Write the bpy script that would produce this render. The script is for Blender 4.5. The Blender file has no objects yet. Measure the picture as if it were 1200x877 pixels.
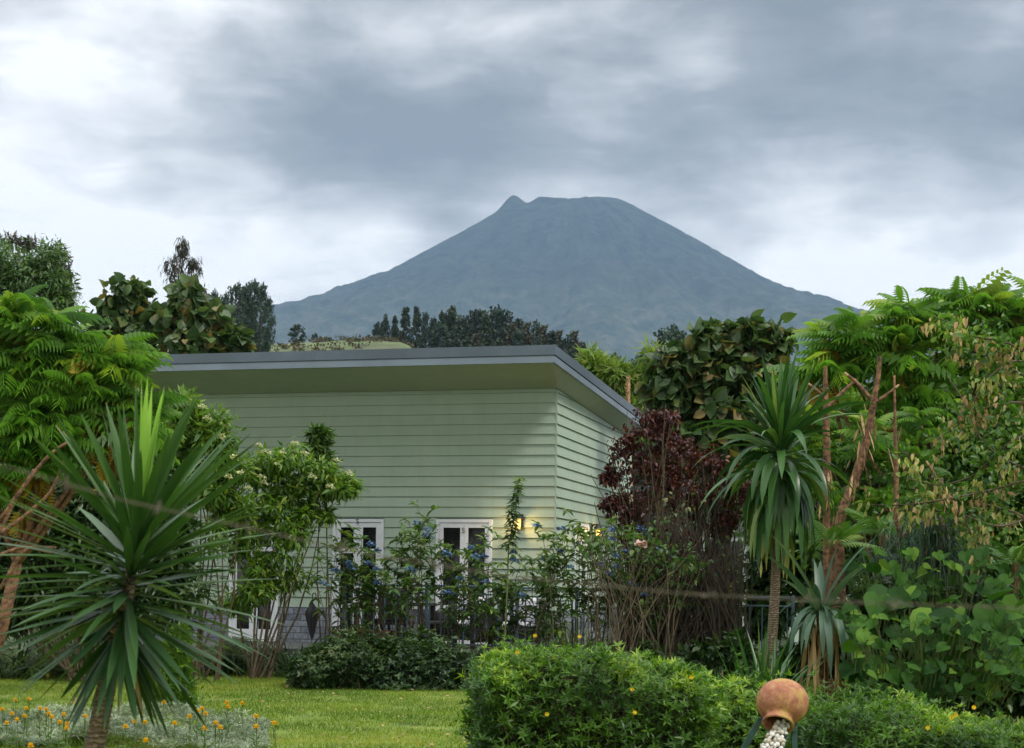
import bpy, math, random
import numpy as np
from mathutils import Matrix, Vector
rng = np.random.default_rng(7)
random.seed(7)
C = bpy.context.scene.collection
SC = bpy.context.scene
# ------------------------------------------------------------------ camera
F, H, A = 1900.0, 1.6, 0.0118          # focal length in photo pixels, eye height, roll
cam_d = bpy.data.cameras.new('camera'); cam = bpy.data.objects.new('camera', cam_d); C.objects.link(cam)
cam_d.sensor_width = 36; cam_d.lens = F / 1200 * 36
cam_d.shift_y = (677 - 438.5) / 1200
cam_d.clip_start = .1; cam_d.clip_end = 60000
cam.matrix_world = Matrix.Translation((0, 0, H)) @ Matrix.Rotation(math.pi/2, 4, 'X') @ Matrix.Rotation(math.atan(A), 4, 'Z')
cam_d.dof.use_dof = True; cam_d.dof.focus_distance = 26; cam_d.dof.aperture_fstop = 6.0
SC.camera = cam
# ------------------------------------------------------------------ node helper
class NT:
    def __init__(s, tree): s.t = tree; tree.nodes.clear()
    def n(s, typ, **kw):
        nd = s.t.nodes.new(typ)
        for k, v in kw.items():
            if k.startswith('i_'):
                key = k[2:]
                key = int(key) if key.isdigit() else key.replace('_', ' ')
                nd.inputs[key].default_value = v
            else: setattr(nd, k, v)
        return nd
    def l(s, a, b): s.t.links.new(a, b)
    def math(s, op, a, b=None, clamp=False):
        m = s.n('ShaderNodeMath', operation=op, use_clamp=clamp)
        for i, v in enumerate((a, b)):
            if v is None: continue
            if isinstance(v, (int, float)): m.inputs[i].default_value = v
            else: s.l(v, m.inputs[i])
        return m.outputs[0]
    def ramp(s, fac, stops, interp='LINEAR'):
        r = s.n('ShaderNodeValToRGB'); cr = r.color_ramp; cr.interpolation = interp
        while len(cr.elements) < len(stops): cr.elements.new(.5)
        for e, (p, c) in zip(cr.elements, stops): e.position = p; e.color = (*c, 1)
        s.l(fac, r.inputs[0]); return r.outputs[0]
    def mix(s, fac, a, b, mode='MIX'):
        m = s.n('ShaderNodeMix', data_type='RGBA', blend_type=mode)
        for i, v in ((0, fac), (6, a), (7, b)):
            if isinstance(v, (int, float)): m.inputs[i].default_value = v
            elif isinstance(v, tuple): m.inputs[i].default_value = (*v, 1)
            else: s.l(v, m.inputs[i])
        return m.outputs[2]
    def noise(s, vec, scale, detail=4, rough=.55, dist=0.):
        n = s.n('ShaderNodeTexNoise'); n.inputs['Scale'].default_value = scale
        n.inputs['Detail'].default_value = detail; n.inputs['Roughness'].default_value = rough
        n.inputs['Distortion'].default_value = dist
        if vec is not None: s.l(vec, n.inputs['Vector'])
        return n.outputs['Fac']
# ------------------------------------------------------------------ world: overcast sky
SUN_EL, SUN_AZ = math.radians(52), math.radians(128)      # azimuth from +Y towards +X
w = bpy.data.worlds.new('World'); SC.world = w; w.use_nodes = True
T = NT(w.node_tree)
sky = T.n('ShaderNodeTexSky', sky_type='NISHITA', sun_disc=False, sun_elevation=SUN_EL, sun_rotation=SUN_AZ)
tc = T.n('ShaderNodeTexCoord'); sep = T.n('ShaderNodeSeparateXYZ'); T.l(tc.outputs['Generated'], sep.inputs[0])
dx, dz = sep.outputs[0], sep.outputs[2]
mp = T.n('ShaderNodeMapping'); mp.inputs['Scale'].default_value = (1, 1, 2.1); mp.inputs['Rotation'].default_value = (0, math.radians(-12), 0); mp.inputs['Location'].default_value = (3.1, 1.7, .4)
T.l(tc.outputs['Generated'], mp.inputs[0])
n1 = T.noise(mp.outputs[0], 5.5, 7, .52, .25)
n2 = T.noise(mp.outputs[0], 2.2, 3, .5, 0.)
n3 = T.noise(mp.outputs[0], 17, 5, .55, .4)
def blob(cx, cz, rx, rz, k):             # soft elliptical cloud mass or gap, fixed in the sky
    a = T.math('POWER', T.math('DIVIDE', T.math('SUBTRACT', dx, cx), rx), 2.)
    b = T.math('POWER', T.math('DIVIDE', T.math('SUBTRACT', dz, cz), rz), 2.)
    return T.math('MULTIPLY', T.math('EXPONENT', T.math('MULTIPLY', T.math('ADD', a, b), -1.)), k)
mr = T.n('ShaderNodeMapRange', interpolation_type='SMOOTHSTEP'); T.l(dz, mr.inputs[0])
mr.inputs[1].default_value = .175; mr.inputs[2].default_value = .285
cov = T.math('ADD', T.math('MULTIPLY', mr.outputs[0], .66), .07)
for b in (blob(-.265, .285, .088, .044, -.78), blob(-.215, .335, .05, .02, -.35), blob(-.30, .20, .10, .05, -.05), blob(.02, .325, .10, .018, -.16), blob(-.155, .33, .04, .02, -.12),
          blob(-.09, .262, .10, .03, .40), blob(.06, .262, .20, .022, .25), blob(-.33, .345, .06, .02, .3),
          blob(.30, .262, .10, .03, .18), blob(-.045, .212, .025, .022, .30)):
    cov = T.math('ADD', cov, b)
cov = T.math('ADD', cov, T.math('MULTIPLY', T.math('SUBTRACT', n1, .5), 1.7))
cov = T.math('ADD', cov, T.math('MULTIPLY', T.math('SUBTRACT', n2, .5), .5))
cov = T.math('ADD', cov, T.math('MULTIPLY', T.math('SUBTRACT', n3, .5), .62))
mp4 = T.n('ShaderNodeMapping'); mp4.inputs['Scale'].default_value = (1, 1, 4.); mp4.inputs['Location'].default_value = (.3, 7.7, 2.4); T.l(tc.outputs['Generated'], mp4.inputs[0])
n4 = T.noise(mp4.outputs[0], 11, 6, .6, .5)
cov = T.math('ADD', cov, T.math('MULTIPLY', T.math('SUBTRACT', n4, .5), .55))
cloud = T.ramp(cov, [(0, (.98, .965, .945)), (.16, (.80, .795, .79)), (.42, (.52, .525, .525)), (.72, (.285, .295, .298)), (1, (.19, .202, .207))])
high = T.n('ShaderNodeMapRange', interpolation_type='SMOOTHSTEP'); T.l(dz, high.inputs[0])
high.inputs[1].default_value = .37; high.inputs[2].default_value = .8
cloud = T.mix(high.outputs[0], cloud, (1.75, 1.77, 1.8))
cl10 = T.n('ShaderNodeVectorMath', operation='SCALE'); cl10.inputs['Scale'].default_value = 10.; T.l(cloud, cl10.inputs[0])
mixed = T.mix(.95, sky.outputs[0], cl10.outputs[0])
bg = T.n('ShaderNodeBackground'); bg.inputs['Strength'].default_value = .1; T.l(mixed, bg.inputs[0])
wo = T.n('ShaderNodeOutputWorld'); T.l(bg.outputs[0], wo.inputs[0])
# sun through the overcast
sl = bpy.data.lights.new('sun', 'SUN'); so = bpy.data.objects.new('sun', sl); C.objects.link(so)
sl.energy = 1.5; sl.angle = math.radians(11); sl.color = (1, .95, .86)
sd = Vector((math.sin(SUN_AZ)*math.cos(SUN_EL), math.cos(SUN_AZ)*math.cos(SUN_EL), math.sin(SUN_EL)))
so.rotation_euler = sd.to_track_quat('Z', 'Y').to_euler()
vs = SC.view_settings; vs.view_transform = 'Standard'; vs.look = 'None'; vs.exposure = .36; vs.gamma = 1; vs.use_curve_mapping = False
cy = SC.cycles; cy.use_denoising = True; cy.max_bounces = 6; cy.diffuse_bounces = 3; cy.glossy_bounces = 2
cy.transmission_bounces = 4; cy.transparent_max_bounces = 6; cy.volume_bounces = 1; cy.sample_clamp_indirect = 6
cy.caustics_reflective = False; cy.caustics_refractive = False
# ------------------------------------------------------------------ projection helper: photo pixel at a depth -> place
def W(px, py, Y):
    ddx, ddy = px - 600, 677 - py
    return np.array([(ddx - A*ddy) * Y / F, Y, H + (ddy + A*ddx) * Y / F])
def ppm(Y): return F / Y
# ------------------------------------------------------------------ mesh building
LEAFY = {'leaves', 'crown', 'foliage', 'fronds', 'new_leaves', 'yellowed_leaves', 'green_pods', 'dry_pods', 'dead_fronds', 'canopy_'}
class MB:
    def __init__(s): s.V = []; s.F = []; s.A = []; s.n = 0
    def add(s, v, faces, var=None):
        v = np.asarray(v, dtype=np.float32).reshape(-1, 3)
        if not isinstance(faces, (list, tuple)) or (len(faces) and not isinstance(faces[0], np.ndarray)):
            if isinstance(faces, np.ndarray): faces = [faces]
            else:
                g = {}
                for f in faces: g.setdefault(len(f), []).append(f)
                faces = [np.array(x) for x in g.values()]
        for f in faces: s.F.append(f.astype(np.int64) + s.n)
        s.V.append(v); s.A.append(np.full(len(v), .5, np.float32) if var is None else np.broadcast_to(np.asarray(var, np.float32), (len(v),)))
        s.n += len(v)
    def build(s, name, mat, parent=None, smooth=None):
        if smooth is None: smooth = name in LEAFY
        me = bpy.data.meshes.new(name)
        V = np.concatenate(s.V); me.vertices.add(len(V)); me.vertices.foreach_set('co', V.ravel())
        loops = np.concatenate([f.ravel() for f in s.F]); cnt = np.concatenate([np.full(len(f), f.shape[1]) for f in s.F])
        me.loops.add(len(loops)); me.loops.foreach_set('vertex_index', loops.astype(np.int32))
        me.polygons.add(len(cnt)); st = np.concatenate([[0], np.cumsum(cnt)[:-1]])
        me.polygons.foreach_set('loop_start', st.astype(np.int32))
        me.polygons.foreach_set('use_smooth', np.full(len(cnt), smooth))
        at = me.attributes.new('var', 'FLOAT', 'POINT'); at.data.foreach_set('value', np.concatenate(s.A))
        me.update(calc_edges=True); me.validate()
        if mat: me.materials.append(mat)
        o = bpy.data.objects.new(name, me); C.objects.link(o)
        if parent: o.parent = parent
        return o
    # ---- solids
    def box(s, x0, x1, y0, y1, z0, z1, bev=0., var=None):
        if bev <= 0:
            v = [(x, y, z) for x in (x0, x1) for y in (y0, y1) for z in (z0, z1)]
            s.add(v, [(0, 1, 3, 2), (4, 6, 7, 5), (0, 4, 5, 1), (2, 3, 7, 6), (0, 2, 6, 4), (1, 5, 7, 3)], var); return
        b = min(bev, (x1-x0)/2.01, (y1-y0)/2.01, (z1-z0)/2.01)
        v = []
        for z, i in ((z0, b), (z0+b, 0), (z1-b, 0), (z1, b)):
            for (x, y) in ((x0+i+b*(i == 0), y0+i), (x1-i-b*(i == 0), y0+i), (x1-i, y0+i+b*(i == 0)), (x1-i, y1-i-b*(i == 0)), (x1-i-b*(i == 0), y1-i), (x0+i+b*(i == 0), y1-i), (x0+i, y1-i-b*(i == 0)), (x0+i, y0+i+b*(i == 0))):
                v.append((x, y, z))
        f = [tuple(range(7, -1, -1)), tuple(range(24, 32))]
        for r in range(3):
            for k in range(8): f.append((r*8+k, r*8+(k+1) % 8, r*8+8+(k+1) % 8, r*8+8+k))
        s.add(v, f, var)
    def tube(s, pts, rad, seg=6, var=None, cap=True):
        pts = np.asarray(pts, float); n = len(pts); rad = np.broadcast_to(np.asarray(rad, float), (n,))
        d = np.gradient(pts, axis=0); d /= np.linalg.norm(d, axis=1, keepdims=True) + 1e-9
        up = np.array([0, 0, 1.]) if abs(d[:, 2]).mean() < .8 else np.array([1., 0, 0])
        r = np.cross(d, up); r /= np.linalg.norm(r, axis=1, keepdims=True) + 1e-9
        q = np.cross(r, d); a = np.arange(seg) / seg * 2 * math.pi
        v = pts[:, None] + rad[:, None, None] * (np.cos(a)[None, :, None] * r[:, None] + np.sin(a)[None, :, None] * q[:, None])
        f = [(i*seg+k, i*seg+(k+1) % seg, (i+1)*seg+(k+1) % seg, (i+1)*seg+k) for i in range(n-1) for k in range(seg)]
        if cap: f += [tuple(range(seg-1, -1, -1)), tuple(range((n-1)*seg, n*seg))]
        s.add(v.reshape(-1, 3), f, var)
    def bark(s, pts, rad, seg=10, jit=.12, n=26):
        pts = np.asarray(pts, float); u = np.linspace(0, len(pts)-1, n); P = np.stack([np.interp(u, range(len(pts)), pts[:, i]) for i in range(3)], 1)
        for _ in range(3): P[1:-1] = (P[:-2]+2*P[1:-1]+P[2:])/4
        r = np.interp(u, range(len(pts)), np.broadcast_to(rad, (len(pts),))); k = s.n; s.tube(P, r, seg); V = s.V[-1].reshape(n, seg, 3)
        sc = 1 + rng.normal(0, jit, (n, seg, 1))*.6 + rng.normal(0, jit, (n, 1, 1))*.5 + rng.normal(0, jit, (1, seg, 1))*.5; s.V[-1] = (P[:, None] + (V-P[:, None])*sc).reshape(-1, 3).astype(np.float32)
    def lathe(s, prof, seg=28, M=None, var=None):
        a = np.arange(seg) / seg * 2 * math.pi
        v = np.array([[(r*math.cos(t), r*math.sin(t), z) for t in a] for r, z in prof]).reshape(-1, 3)
        if M is not None: v = np.array([M @ Vector(x) for x in v])
        n = len(prof)
        s.add(v, [(i*seg+k, i*seg+(k+1) % seg, (i+1)*seg+(k+1) % seg, (i+1)*seg+k) for i in range(n-1) for k in range(seg)], var)
    # ---- many copies of a leaf template
    def leaves(s, tv, tf, P, D, N, S, var=None, wid=None):
        P = np.asarray(P, float).reshape(-1, 3); n = len(P)
        if n == 0: return
        D = nz(np.broadcast_to(D, (n, 3))); N = np.broadcast_to(N, (n, 3))
        R = nz(np.cross(D, N) + 1e-6); N2 = np.cross(R, D)
        S = np.broadcast_to(S, (n,)); wd = np.ones(n) if wid is None else np.broadcast_to(wid, (n,))
        v = P[:, None] + S[:, None, None] * (tv[None, :, 0, None] * wd[:, None, None] * R[:, None] + tv[None, :, 1, None] * D[:, None] + tv[None, :, 2, None] * N2[:, None])
        if var is None: var = rng.random(n)
        var = np.repeat(np.broadcast_to(var, (n,)), len(tv))
        off = (np.arange(n) * len(tv))[:, None, None]
        s.add(v.reshape(-1, 3), [(tf[None] + off).reshape(-1, tf.shape[1])], var)
    # ---- long curved straps (yucca, dracaena, agapanthus)
    def straps(s, P, D, L, wd, droop, seg=7, fold=.35, var=None, basew=.45, tip=False):
        P = np.asarray(P, float); n = len(P); D = nz(np.broadcast_to(D, (n, 3)).copy()); L = np.broadcast_to(L, (n,)); wd = np.broadcast_to(wd, (n,)); droop = np.broadcast_to(droop, (n,))
        side = nz(np.cross(D, [0, 0, 1.]) + rng.normal(0, .25, (n, 3)))
        t = np.linspace(0, 1, seg+1)
        wp = np.interp(t, [0, .12, .45, .8, 1], [basew, .6, 1, .62, .02])
        V = np.zeros((n, seg+1, 3, 3)); p = P.copy(); d = D.copy()
        for i in range(seg+1):
            sd_ = nz(side - (side*d).sum(1, keepdims=True)*d); up = np.cross(sd_, d); up *= np.sign(up[:, 2:3] + 1e-6)
            hw = (wd * wp[i] / 2)[:, None]
            V[:, i, 0] = p - sd_*hw + up*hw*fold; V[:, i, 1] = p; V[:, i, 2] = p + sd_*hw + up*hw*fold
            p = p + d * (L/seg)[:, None]; d = nz(d + np.array([0, 0, -1.]) * (droop/seg)[:, None] * (1 + 1.2*t[i]))
        f = []
        for i in range(seg):
            for k in range(2): f.append((i*3+k, i*3+k+1, i*3+4+k, i*3+3+k))
        f = np.array(f); m = (seg+1)*3
        if var is None: var = rng.random(n)
        s.add(V.reshape(-1, 3), [(f[None] + (np.arange(n)*m)[:, None, None]).reshape(-1, 4)], tipvar(var, n, seg, m, tip))
def tipvar(var, n, seg, m, tip):
    v = np.repeat(np.broadcast_to(var, (n,)), m).reshape(n, m).copy()
    if tip: v = v*.75; v[:, -3:] = np.where(rng.random((n, 1)) < .7, 1., v[:, -3:])
    return v.ravel()
def nz(v): v = np.asarray(v, float); return v / (np.linalg.norm(v, axis=-1, keepdims=True) + 1e-9)
def rdir(n, zmin=-1.): 
    z = rng.uniform(zmin, 1, n); a = rng.uniform(0, 2*math.pi, n); r = np.sqrt(1-z*z)
    return np.stack([r*np.cos(a), r*np.sin(a), z], 1)
# leaf templates: x across, y along, z up (unit length)
def t_lance(w=.3, curl=.12): return (np.array([(0, 0, 0), (-w/2, .4, .05), (w/2, .4, .05), (0, .42, 0), (0, 1, -curl)]), np.array([(0, 3, 1), (0, 2, 3), (1, 3, 4), (3, 2, 4)]))
def t_ovate(w=.6, curl=.2):
    return (np.array([(0, 0, 0), (-w*.38, .12, .03), (-w*.5, .4, .06), (-w*.34, .72, .0), (0, 1, -curl), (w*.34, .72, .0), (w*.5, .4, .06), (w*.38, .12, .03), (0, .45, -.03)]),
            np.array([(8, 0, 1), (8, 1, 2), (8, 2, 3), (8, 3, 4), (8, 4, 5), (8, 5, 6), (8, 6, 7), (8, 7, 0)])[:, ::-1])
def t_heart(w=.95, curl=.22):
    return (np.array([(0, .06, -.02), (-w*.22, -.1, .03), (-w*.46, .08, .06), (-w*.5, .35, .07), (-w*.33, .68, .0), (0, 1, -curl), (w*.33, .68, .0), (w*.5, .35, .07), (w*.46, .08, .06), (w*.22, -.1, .03), (0, .42, -.085)]),
            np.array([(10, i, i+1) for i in range(9)] + [(10, 9, 0)])[:, ::-1])
def t_quad(w=1.): return (np.array([(-w/2, 0, 0), (w/2, 0, 0), (w*.35, 1, .1), (-w*.35, .9, -.1)]), np.array([(0, 1, 2, 3)]))
def t_frond(n=9, ll=.36, lw=.34, droop=.75, sag=.45):
    V = []; Fc = []
    def rp(t): return np.array([0, t*(1-.1*t), .12*t - sag*t*t])
    for i in range(n):
        t = .16 + .84*i/(n-1); b = rp(t); l = ll*(.55 + .45*math.sin(math.pi*min(1, .15+t*.95)))
        for sgn in (-1, 1):
            d = nz(np.array([sgn*.85, .42, -droop])); wv = nz(np.array([0., 1., 0.]))*l*lw*.5; k = len(V)
            m = b + d*l*.45; tip = b + (d + np.array([0, 0, -.25]))*l
            V += [b, m - wv + [0, 0, .01], tip, m + wv + [0, 0, .01]]
            Fc += [(k, k+1, k+2, k+3)]
    for i in range(5):                    # the rachis
        a, b = rp(i/5), rp((i+1)/5); k = len(V)
        V += [a-[.006, 0, 0], a+[.006, 0, 0], b+[.006, 0, 0], b-[.006, 0, 0]]; Fc.append((k, k+1, k+2, k+3))
    return np.array(V), np.array(Fc)
LANCE, LANCE_N, OVATE, HEART, QUAD = t_lance(), t_lance(.17, .2), t_ovate(), t_heart(), t_quad()
FROND2 = t_frond(7, .42, .36, 1.0, .6)
FROND, FROND_F = t_frond(), t_frond(17, .22, .2, .25, .3)
def rosette(m=7, el=.55, tmpl=None, spread=.25):    # a whorl of leaves pointing along +y as one template
    tv, tf = tmpl or LANCE; V = []; Fs = []
    for i in range(m):
        a = 2*math.pi*i/m*1.0 + .3*i; e = el + spread*((i % 3)-1)
        d = np.array([math.cos(a)*math.cos(e), math.sin(e), math.sin(a)*math.cos(e)])
        r = nz(np.cross(d, [0, 1, 0])); q = np.cross(r, d); q = q*np.sign(q[1]+1e-6)
        sc = .75 + .25*((i*37) % 5)/4
        V.append(sc*(tv[:, :1]*r + tv[:, 1:2]*d + tv[:, 2:]*q)); Fs.append(tf + i*len(tv))
    return np.concatenate(V), np.concatenate(Fs)
# ------------------------------------------------------------------ materials
def mat(name): m = bpy.data.materials.new(name); m.use_nodes = True; return m, NT(m.node_tree)
def plain(name, col, rough=.6, metal=0., spec=.5, nscale=0, namt=.15, bump=0., bscale=None, coat=0.):
    m, t = mat(name); p = t.n('ShaderNodeBsdfPrincipled'); p.inputs['Roughness'].default_value = rough; p.inputs['Metallic'].default_value = metal
    p.inputs['Specular IOR Level'].default_value = spec; p.inputs['Coat Weight'].default_value = coat
    tcn = t.n('ShaderNodeTexCoord'); p.inputs['Base Color'].default_value = (*col, 1)
    if nscale:
        f = t.noise(tcn.outputs['Object'], nscale, 6, .6)
        d = tuple(c*(1-namt) for c in col); u = tuple(min(1, c*(1+namt)) for c in col)
        t.l(t.ramp(f, [(.3, d), (.7, u)]), p.inputs['Base Color'])
    if bump:
        b = t.n('ShaderNodeBump'); b.inputs['Strength'].default_value = bump; b.inputs['Distance'].default_value = .02
        t.l(t.noise(tcn.outputs['Object'], bscale or nscale or 20, 5, .6), b.inputs['Height']); t.l(b.outputs[0], p.inputs['Normal'])
    o = t.n('ShaderNodeOutputMaterial'); t.l(p.outputs[0], o.inputs[0]); return m
def leafm(name, stops, rough=.45, trans=.3, spec=.35, tgain=1.7):
    m, t = mat(name); at = t.n('ShaderNodeAttribute', attribute_name='var')
    col = t.ramp(at.outputs['Fac'], stops)
    tcn = t.n('ShaderNodeTexCoord'); nf = t.noise(tcn.outputs['Object'], 1.7, 3)
    col = t.mix(1, col, t.ramp(nf, [(.3, (.72, .75, .72)), (.7, (1.25, 1.22, 1.1))]), 'MULTIPLY')
    p = t.n('ShaderNodeBsdfPrincipled'); p.inputs['Roughness'].default_value = rough; p.inputs['Specular IOR Level'].default_value = spec
    t.l(col, p.inputs['Base Color']); tr = t.n('ShaderNodeBsdfTranslucent')
    t.l(t.mix(1, col, (tgain, tgain*1.05, tgain*.5), 'MULTIPLY'), tr.inputs[0])
    mx = t.n('ShaderNodeMixShader'); mx.inputs[0].default_value = trans
    t.l(p.outputs[0], mx.inputs[1]); t.l(tr.outputs[0], mx.inputs[2])
    o = t.n('ShaderNodeOutputMaterial'); t.l(mx.outputs[0], o.inputs[0]); return m
M = {}
M['siding'] = plain('siding', (.36, .46, .345), .55, nscale=2.5, namt=.07, bump=.05, bscale=60)
def siding_mat():
    m, t = mat('weatherboard'); tcn = t.n('ShaderNodeTexCoord'); o = tcn.outputs['Object']; mpn = t.n('ShaderNodeMapping'); t.l(o, mpn.inputs[0]); mpn.inputs['Scale'].default_value = (5, 5, .5)
    c = t.ramp(t.noise(o, 1.6, 6, .65), [(.3, (.35, .45, .345)), (.7, (.41, .505, .40))])
    c = t.mix(1, c, t.ramp(t.noise(mpn.outputs[0], 1.4, 6, .7), [(.28, (.91, .92, .91)), (.5, (1, 1, 1))]), 'MULTIPLY')
    c = t.mix(1, c, t.ramp(t.noise(o, 26, 5, .7), [(.2, (.86, .88, .86)), (.42, (1, 1, 1))]), 'MULTIPLY')
    p = t.n('ShaderNodeBsdfPrincipled'); p.inputs['Roughness'].default_value = .58; t.l(c, p.inputs['Base Color'])
    b = t.n('ShaderNodeBump'); b.inputs['Strength'].default_value = .12; b.inputs['Distance'].default_value = .01; t.l(t.noise(mpn.outputs[0], 20, 4), b.inputs['Height']); t.l(b.outputs[0], p.inputs['Normal'])
    t.l(p.outputs[0], t.n('ShaderNodeOutputMaterial').inputs[0]); return m
M['siding'] = siding_mat()
M['soffit'] = plain('soffit', (.37, .42, .33), .7, nscale=3, namt=.06)
M['fascia'] = plain('fascia', (.085, .115, .145), .5, nscale=1.2, namt=.2)
M['gutter'] = plain('gutter', (.17, .215, .26), .45, nscale=1.5, namt=.15)
M['roofing'] = plain('roofing', (.13, .155, .19), .5, nscale=2)
M['white'] = plain('white_paint', (.74, .77, .80), .4, nscale=6, namt=.06)
M['glass'] = plain('dark_glass', (.012, .013, .014), .06, spec=.5)
M['deck'] = plain('deck_boards', (.07, .075, .075), .6, nscale=8, namt=.3)
M['railing'] = plain('railing_paint', (.055, .095, .125), .45, nscale=9, namt=.25)
M['wicker'] = plain('wicker', (.012, .012, .013), .5, bump=.6, bscale=90)
M['cushion'] = plain('cushion', (.62, .62, .66), .9, nscale=8, namt=.1, bump=.3, bscale=8)
M['black'] = plain('black_cloth', (.012, .012, .014), .7)
M['iron'] = plain('iron', (.02, .018, .016), .45)
M['terracotta_box'] = plain('terracotta_box', (.15, .055, .03), .8, nscale=8, namt=.3)
M['stand'] = plain('stand_paint', (.03, .075, .065), .45, nscale=14, namt=.3)
M['bark_pale'] = plain('bark_pale', (.24, .17, .11), .9, nscale=30, namt=.45, bump=.8)
M['bark_red'] = plain('bark_red', (.17, .088, .045), .95, nscale=16, namt=.85, bump=1., bscale=26)
M['bark_dark'] = plain('bark_dark', (.06, .045, .03), .9, nscale=20, namt=.4, bump=.8)
M['stem'] = plain('stem', (.095, .07, .04), .8, nscale=25, namt=.5)
M['stem_green'] = plain('stem_green', (.10, .13, .04), .7, nscale=25, namt=.3)
M['wood_raw'] = plain('wood_raw', (.42, .27, .14), .8, nscale=20, namt=.35, bump=.5)
M['wire'] = plain('rusty_wire', (.10, .08, .05), .7, nscale=60, namt=.4)
def L_(name, a, b, c=None, **k): M[name] = leafm(name, [(0, a), (.8, b), (1, c or b)], **k)
L_('yucca', (.022, .065, .020), (.065, .145, .035), (.30, .19, .07), rough=.36, trans=.12)
L_('yucca_new', (.16, .32, .05), (.22, .38, .07), rough=.4, trans=.4)
L_('dracaena', (.022, .07, .020), (.055, .14, .032), (.15, .22, .05), rough=.32, trans=.18)
L_('pinnate', (.05, .14, .02), (.14, .29, .04), (.24, .34, .05), rough=.45, trans=.35)
L_('pinnate_old', (.22, .12, .02), (.38, .26, .03), trans=.3)
L_('broad', (.035, .075, .028), (.085, .14, .05), (.24, .17, .06), rough=.42, trans=.25)
L_('eucalypt', (.03, .04, .032), (.07, .075, .06), (.13, .08, .07), trans=.15)
L_('paletree', (.04, .10, .03), (.12, .21, .07), (.08, .07, .06), trans=.3)
L_('far_conifer', (.018, .036, .025), (.04, .06, .032), (.09, .065, .03), rough=.7, trans=.1)
L_('far_dark', (.016, .034, .018), (.042, .066, .030), rough=.7, trans=.1)
L_('far_brown', (.04, .045, .025), (.085, .075, .04), (.14, .09, .045), rough=.7, trans=.1)
L_('far_blue', (.022, .045, .035), (.05, .085, .058), rough=.7, trans=.1)
L_('agave', (.035, .08, .05), (.085, .15, .10), (.12, .19, .12), rough=.4, trans=.15)
L_('bamboo', (.09, .17, .03), (.20, .29, .06), (.26, .27, .10), trans=.35)
L_('purple', (.03, .009, .010), (.075, .018, .014), (.17, .05, .02), rough=.4, trans=.25)
L_('shrub', (.03, .085, .015), (.085, .18, .03), (.17, .24, .04), rough=.4, trans=.3)
L_('shrub_dark', (.014, .040, .012), (.045, .095, .022), (.07, .10, .03), rough=.35, trans=.2)
L_('hydrangea', (.03, .08, .022), (.09, .17, .04), (.19, .26, .06), rough=.4, trans=.28)
L_('elder', (.055, .13, .02), (.15, .27, .035), (.25, .30, .04), rough=.42, trans=.35)
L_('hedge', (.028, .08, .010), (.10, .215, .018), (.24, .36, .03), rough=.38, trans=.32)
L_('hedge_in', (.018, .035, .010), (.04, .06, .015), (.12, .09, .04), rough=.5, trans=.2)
L_('heart', (.012, .045, .008), (.045, .12, .015), (.12, .22, .025), rough=.6, trans=.25, spec=.12)
L_('silver', (.16, .21, .15), (.33, .39, .30), rough=.7, trans=.15)
L_('grassb', (.07, .14, .010), (.17, .25, .015), (.30, .31, .05), rough=.6, trans=.3)
L_('reed', (.05, .085, .04), (.11, .16, .07), (.16, .18, .10), rough=.4, trans=.2)
L_('needles', (.015, .05, .025), (.035, .085, .04), rough=.5, trans=.1)
L_('dry', (.30, .19, .09), (.50, .34, .19), (.55, .42, .26), rough=.7, trans=.25, tgain=1.1)
L_('pods', (.28, .33, .08), (.45, .42, .16), (.50, .38, .20), trans=.3, tgain=1.2)
L_('white_flower', (.50, .52, .34), (.66, .66, .50), trans=.3, tgain=1.)
L_('blue_flower', (.05, .10, .28), (.10, .19, .42), (.18, .28, .50), trans=.25, tgain=1.)
L_('pink_flower', (.50, .32, .36), (.62, .42, .44), trans=.3, tgain=1.)
L_('yellow_flower', (.75, .48, .01), (.85, .62, .02), trans=.2, tgain=1.1)
L_('orange_flower', (.80, .38, .012), (.88, .62, .02), trans=.2, tgain=1.1)
# terracotta pot with an ochre stain, slate blocks, pebble
def pot_mat():
    m, t = mat('terracotta'); tcn = t.n('ShaderNodeTexCoord'); o = tcn.outputs['Object']
    f = t.noise(o, 15, 8, .72); c = t.ramp(f, [(.32, (.20, .07, .035)), (.5, (.36, .14, .07)), (.68, (.48, .27, .15))])
    f2 = t.noise(o, 7.5, 6, .65); c = t.mix(t.ramp(f2, [(.48, (0, 0, 0)), (.62, (.8, .8, .8))]), c, (.36, .25, .05))
    f3 = t.noise(o, 70, 5, .75); c = t.mix(t.ramp(f3, [(.6, (0, 0, 0)), (.8, (.5, .5, .5))]), c, (.12, .06, .035))
    p = t.n('ShaderNodeBsdfPrincipled'); p.inputs['Roughness'].default_value = .75; t.l(c, p.inputs['Base Color'])
    b = t.n('ShaderNodeBump'); b.inputs['Strength'].default_value = .4; b.inputs['Distance'].default_value = .006; t.l(f3, b.inputs['Height']); t.l(b.outputs[0], p.inputs['Normal'])
    t.l(p.outputs[0], t.n('ShaderNodeOutputMaterial').inputs[0]); return m
M['terracotta'] = pot_mat()
M['pebble'] = plain('pebble', (.66, .64, .58), .55, nscale=18, namt=.18, bump=.2, bscale=50)
M['pebble_tan'] = plain('pebble_tan', (.50, .43, .32), .6, nscale=18, namt=.25, bump=.2, bscale=50)
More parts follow.
